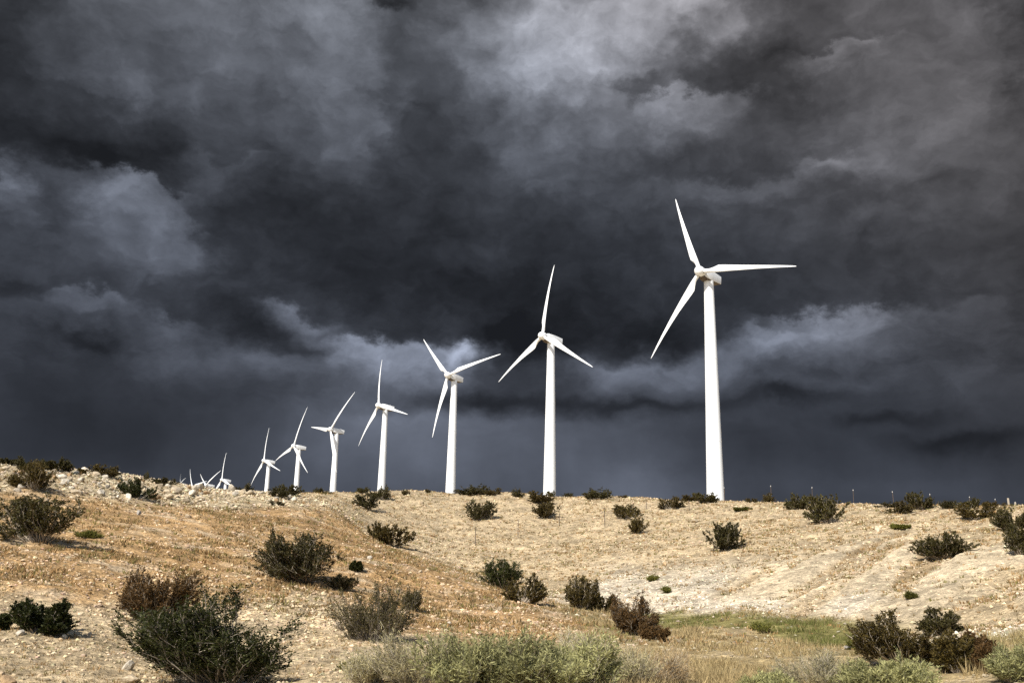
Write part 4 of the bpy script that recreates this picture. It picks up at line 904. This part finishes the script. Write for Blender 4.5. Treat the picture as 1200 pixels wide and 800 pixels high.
for root, (hx, hy, hz, yaw, phase, scale_, label) in zip(roots, TURBINES):
    q = math.radians(yaw)
    root.rotation_euler = (0, 0, -q)
    root.location = (hx - REACH * math.sin(q), hy - REACH * math.cos(q), hz - H * scale_)
    set_phase(root, phase)
    if scale_ != 1:                                                # the small old machine stands on a relatively taller tower
        root.scale = (scale_,) * 3; tw_ = [c for c in root.children if c.name.startswith('tower')][0]
        tw_.location.z = -33.0; tw_.scale.z = (H + 33.0) / H
    tag(root, label, 'wind turbine', 'row of white wind turbines')

# ------------------------------------------------------------------ sky: clear daylight behind the viewer, a storm bank ahead
world = bpy.data.worlds.new('World'); scene.world = world; world.use_nodes = True
nt = world.node_tree; L = nt.links
bg = nt.nodes['Background']; bg.inputs['Strength'].default_value = 0.1
sky = N(nt, 'ShaderNodeTexSky'); sky.sky_type = 'NISHITA'; sky.sun_disc = False
sky.sun_elevation = math.radians(SUN_EL); sky.sun_rotation = math.radians(SUN_AZ)
def math_(op, a, b=None, c=None, clamp=False):
    n = N(nt, 'ShaderNodeMath', operation=op, use_clamp=clamp)
    for i, v in enumerate((a, b, c)):
        if v is None: continue
        if isinstance(v, (int, float)): n.inputs[i].default_value = v
        else: L.new(v, n.inputs[i])
    return n.outputs[0]
def vec_(op, a, b=None, c=None):
    n = N(nt, 'ShaderNodeVectorMath', operation=op)
    for i, v in enumerate((a, b, c)):
        if v is None: continue
        if isinstance(v, tuple): n.inputs[i].default_value = v
        else: L.new(v, n.inputs[i])
    return n.outputs['Value' if op in ('DOT_PRODUCT', 'LENGTH') else 'Vector']
def noise_(v, scale, detail=6, rough=.55, dist=0.0):
    n = N(nt, 'ShaderNodeTexNoise'); L.new(v, n.inputs['Vector'])
    n.inputs['Scale'].default_value = scale; n.inputs['Detail'].default_value = detail; n.inputs['Roughness'].default_value = rough; n.inputs['Distortion'].default_value = dist
    return n
tc = N(nt, 'ShaderNodeTexCoord'); D = tc.outputs['Generated']
sp = N(nt, 'ShaderNodeSeparateXYZ'); L.new(D, sp.inputs[0])
az_ = math_('MULTIPLY', math_('ARCTAN2', sp.outputs[0], sp.outputs[1]), 57.29578)
el_ = math_('MULTIPLY', math_('ARCSINE', sp.outputs[2]), 57.29578)
cb = N(nt, 'ShaderNodeCombineXYZ'); L.new(az_, cb.inputs[0]); L.new(el_, cb.inputs[1])
ang = cb.outputs[0]
flat = vec_('MULTIPLY', ang, (0.05, 0.07, 1.0))                      # clouds lie a little flatter than wide
w1 = noise_(flat, 1.7, 4, .5); w2 = noise_(flat, 4.5, 9, .62)

# rain curtains near the horizon stay smooth
hi = N(nt, 'ShaderNodeMapRange'); hi.interpolation_type = 'SMOOTHSTEP'; L.new(el_, hi.inputs[0])
hi.inputs['From Min'].default_value = 7.0; hi.inputs['From Max'].default_value = 13.0
wk = N(nt, 'ShaderNodeMapRange'); wk.interpolation_type = 'SMOOTHSTEP'; L.new(el_, wk.inputs[0])
wk.inputs['From Min'].default_value = 8.0; wk.inputs['From Max'].default_value = 20.0; wk.inputs['To Min'].default_value = .35
off2 = vec_('SCALE', vec_('MULTIPLY', vec_('SUBTRACT', w2.outputs['Color'], (.5, .5, .5)), (9.0, 6.5, 0))); L.new(wk.outputs[0], off2.node.inputs['Scale'])
off = vec_('ADD', vec_('MULTIPLY', vec_('SUBTRACT', w1.outputs['Color'], (.5, .5, .5)), (7.0, 3.5, 0)), off2)
p0 = vec_('ADD', ang, off)
pe = N(nt, 'ShaderNodeSeparateXYZ'); L.new(p0, pe.inputs[0])
pc = N(nt, 'ShaderNodeCombineXYZ'); L.new(pe.outputs[0], pc.inputs[0]); L.new(pe.outputs[1], pc.inputs[1]); L.new(pe.outputs[1], pc.inputs[2])
p = pc.outputs[0]
acc = 65.0
for cx, cy, sx, su, sl, amp in CLOUDS:                                # a lit or dark mass: soft below, its own edge above
    d = vec_('MULTIPLY_ADD', p, (1 / sx, 1 / su, -1 / sl), (-cx / sx, -cy / su, cy / sl))
    d = vec_('MAXIMUM', d, (-1e6, 0.0, 0.0))
    acc = math_('MULTIPLY_ADD', math_('POWER', 0.36788, vec_('DOT_PRODUCT', d, d)), float(amp), acc)
n1 = noise_(vec_('ADD', flat, vec_('MULTIPLY', w2.outputs['Color'], (.25, .25, 0))), 3.2, 9, .6, .2)
n2 = noise_(vec_('ADD', flat, vec_('MULTIPLY', w2.outputs['Color'], (.12, .12, 0))), 11.0, 8, .6, .3)
def sheet(src, lo, hi_, amp):
    """a layer of cloud with its own edge"""
    q = N(nt, 'ShaderNodeMapRange'); q.interpolation_type = 'SMOOTHSTEP'; L.new(src, q.inputs[0])
    q.inputs['From Min'].default_value = lo; q.inputs['From Max'].default_value = hi_; q.inputs['To Min'].default_value = -amp; q.inputs['To Max'].default_value = amp
    return q.outputs[0]
n3 = noise_(vec_('ADD', vec_('MULTIPLY', ang, (.05, .11, 1)), vec_('MULTIPLY', w2.outputs['Color'], (.3, .3, 0))), 1.7, 9, .58, .25)
tex = math_('ADD', math_('ADD', sheet(n3.outputs[0], .45, .58, .045), sheet(n1.outputs[0], .44, .59, .04)), math_('ADD', math_('MULTIPLY', math_('SUBTRACT', n1.outputs[0], .5), TEX_A), math_('MULTIPLY', math_('SUBTRACT', n2.outputs[0], .5), TEX_B)))
tex = math_('MULTIPLY', tex, math_('MULTIPLY_ADD', hi.outputs[0], .8, .2))
rain = noise_(vec_('MULTIPLY', ang, (.10, .03, 1)), 1.6, 4, .5)
rainv = math_('MULTIPLY', math_('SUBTRACT', rain.outputs[0], .5), math_('SUBTRACT', 1.0, hi.outputs[0]))
gain = math_('ADD', math_('ADD', 1.0, tex), math_('MULTIPLY', rainv, .45))
val = math_('MAXIMUM', math_('MULTIPLY', acc, gain), 36.0)
lin = math_('DIVIDE', math_('POWER', math_('DIVIDE', val, 255.0), 2.2), 2 ** EXPOSURE)
# cold blue low down and to the west, neutral overhead, a little warmer in the east
tint = N(nt, 'ShaderNodeValToRGB'); L.new(math_('DIVIDE', el_, 45.0), tint.inputs[0])
e = tint.color_ramp.elements
e[0].position = .10; e[0].color = (.83, .94, 1.22, 1); e[1].position = .85; e[1].color = (.94, .99, 1.11, 1)
m_ = e.new(.42); m_.color = (.85, .95, 1.19, 1)
ew = N(nt, 'ShaderNodeMapRange'); ew.interpolation_type = 'SMOOTHSTEP'; L.new(math_('MULTIPLY_ADD', el_, 1.2, az_), ew.inputs[0])
ew.inputs['From Min'].default_value = 28.0; ew.inputs['From Max'].default_value = 62.0
tm = N(nt, 'ShaderNodeMix', data_type='RGBA'); L.new(ew.outputs[0], tm.inputs[0]); L.new(tint.outputs[0], tm.inputs[6]); tm.inputs[7].default_value = (1.0, .965, 1.02, 1)
cl = vec_('SCALE', tm.outputs[2]); L.new(math_('MULTIPLY', lin, 10.0), cl.node.inputs['Scale'])
# the bank fills the view side and breaks up to clear sky overhead and behind
edge = noise_(vec_('MULTIPLY', D, (1, 1, 1.6)), 2.5, 6, .6)
back = math_('MULTIPLY_ADD', math_('SUBTRACT', edge.outputs[0], .5), 1.0, sp.outputs[1])
mk = N(nt, 'ShaderNodeMapRange'); mk.interpolation_type = 'SMOOTHSTEP'; L.new(back, mk.inputs[0])
mk.inputs['From Min'].default_value = -.05; mk.inputs['From Max'].default_value = .4
mix = N(nt, 'ShaderNodeMix', data_type='RGBA'); L.new(mk.outputs[0], mix.inputs[0]); L.new(sky.outputs[0], mix.inputs[6]); L.new(cl, mix.inputs[7])
L.new(mix.outputs[2], bg.inputs['Color'])
world.cycles.sampling_method = 'MANUAL'; world.cycles.sample_map_resolution = 512

# ------------------------------------------------------------------ sun and camera
sd = bpy.data.lights.new('sun', 'SUN'); sd.energy = 5.0; sd.angle = math.radians(.53); sd.color = (1.0, .94, .84)
so = link(bpy.data.objects.new('sun', sd))
ta, te = math.radians(SUN_AZ), math.radians(SUN_EL)
to_sun = Vector((math.sin(ta) * math.cos(te), math.cos(ta) * math.cos(te), math.sin(te)))
so.rotation_euler = to_sun.to_track_quat('Z', 'Y').to_euler(); so.location = to_sun * 120
cam = bpy.data.cameras.new('camera'); cam.sensor_width = 36.0; cam.lens = 33.9; cam.clip_start = .1; cam.clip_end = 30000
co = link(bpy.data.objects.new('camera', cam))
co.matrix_world = Matrix([list(CAM_ROWS[i]) + [0.0] for i in range(3)] + [[0, 0, 0, 1]])
scene.camera = co
scene.view_settings.view_transform = 'Standard'; scene.view_settings.look = 'None'; scene.view_settings.exposure = EXPOSURE; scene.view_settings.gamma = 1.0
scene.view_settings.use_curve_mapping = False
scene.render.engine = 'CYCLES'; scene.cycles.use_denoising = False
scene.cycles.max_bounces = 6; scene.cycles.diffuse_bounces = 3; scene.cycles.transparent_max_bounces = 4
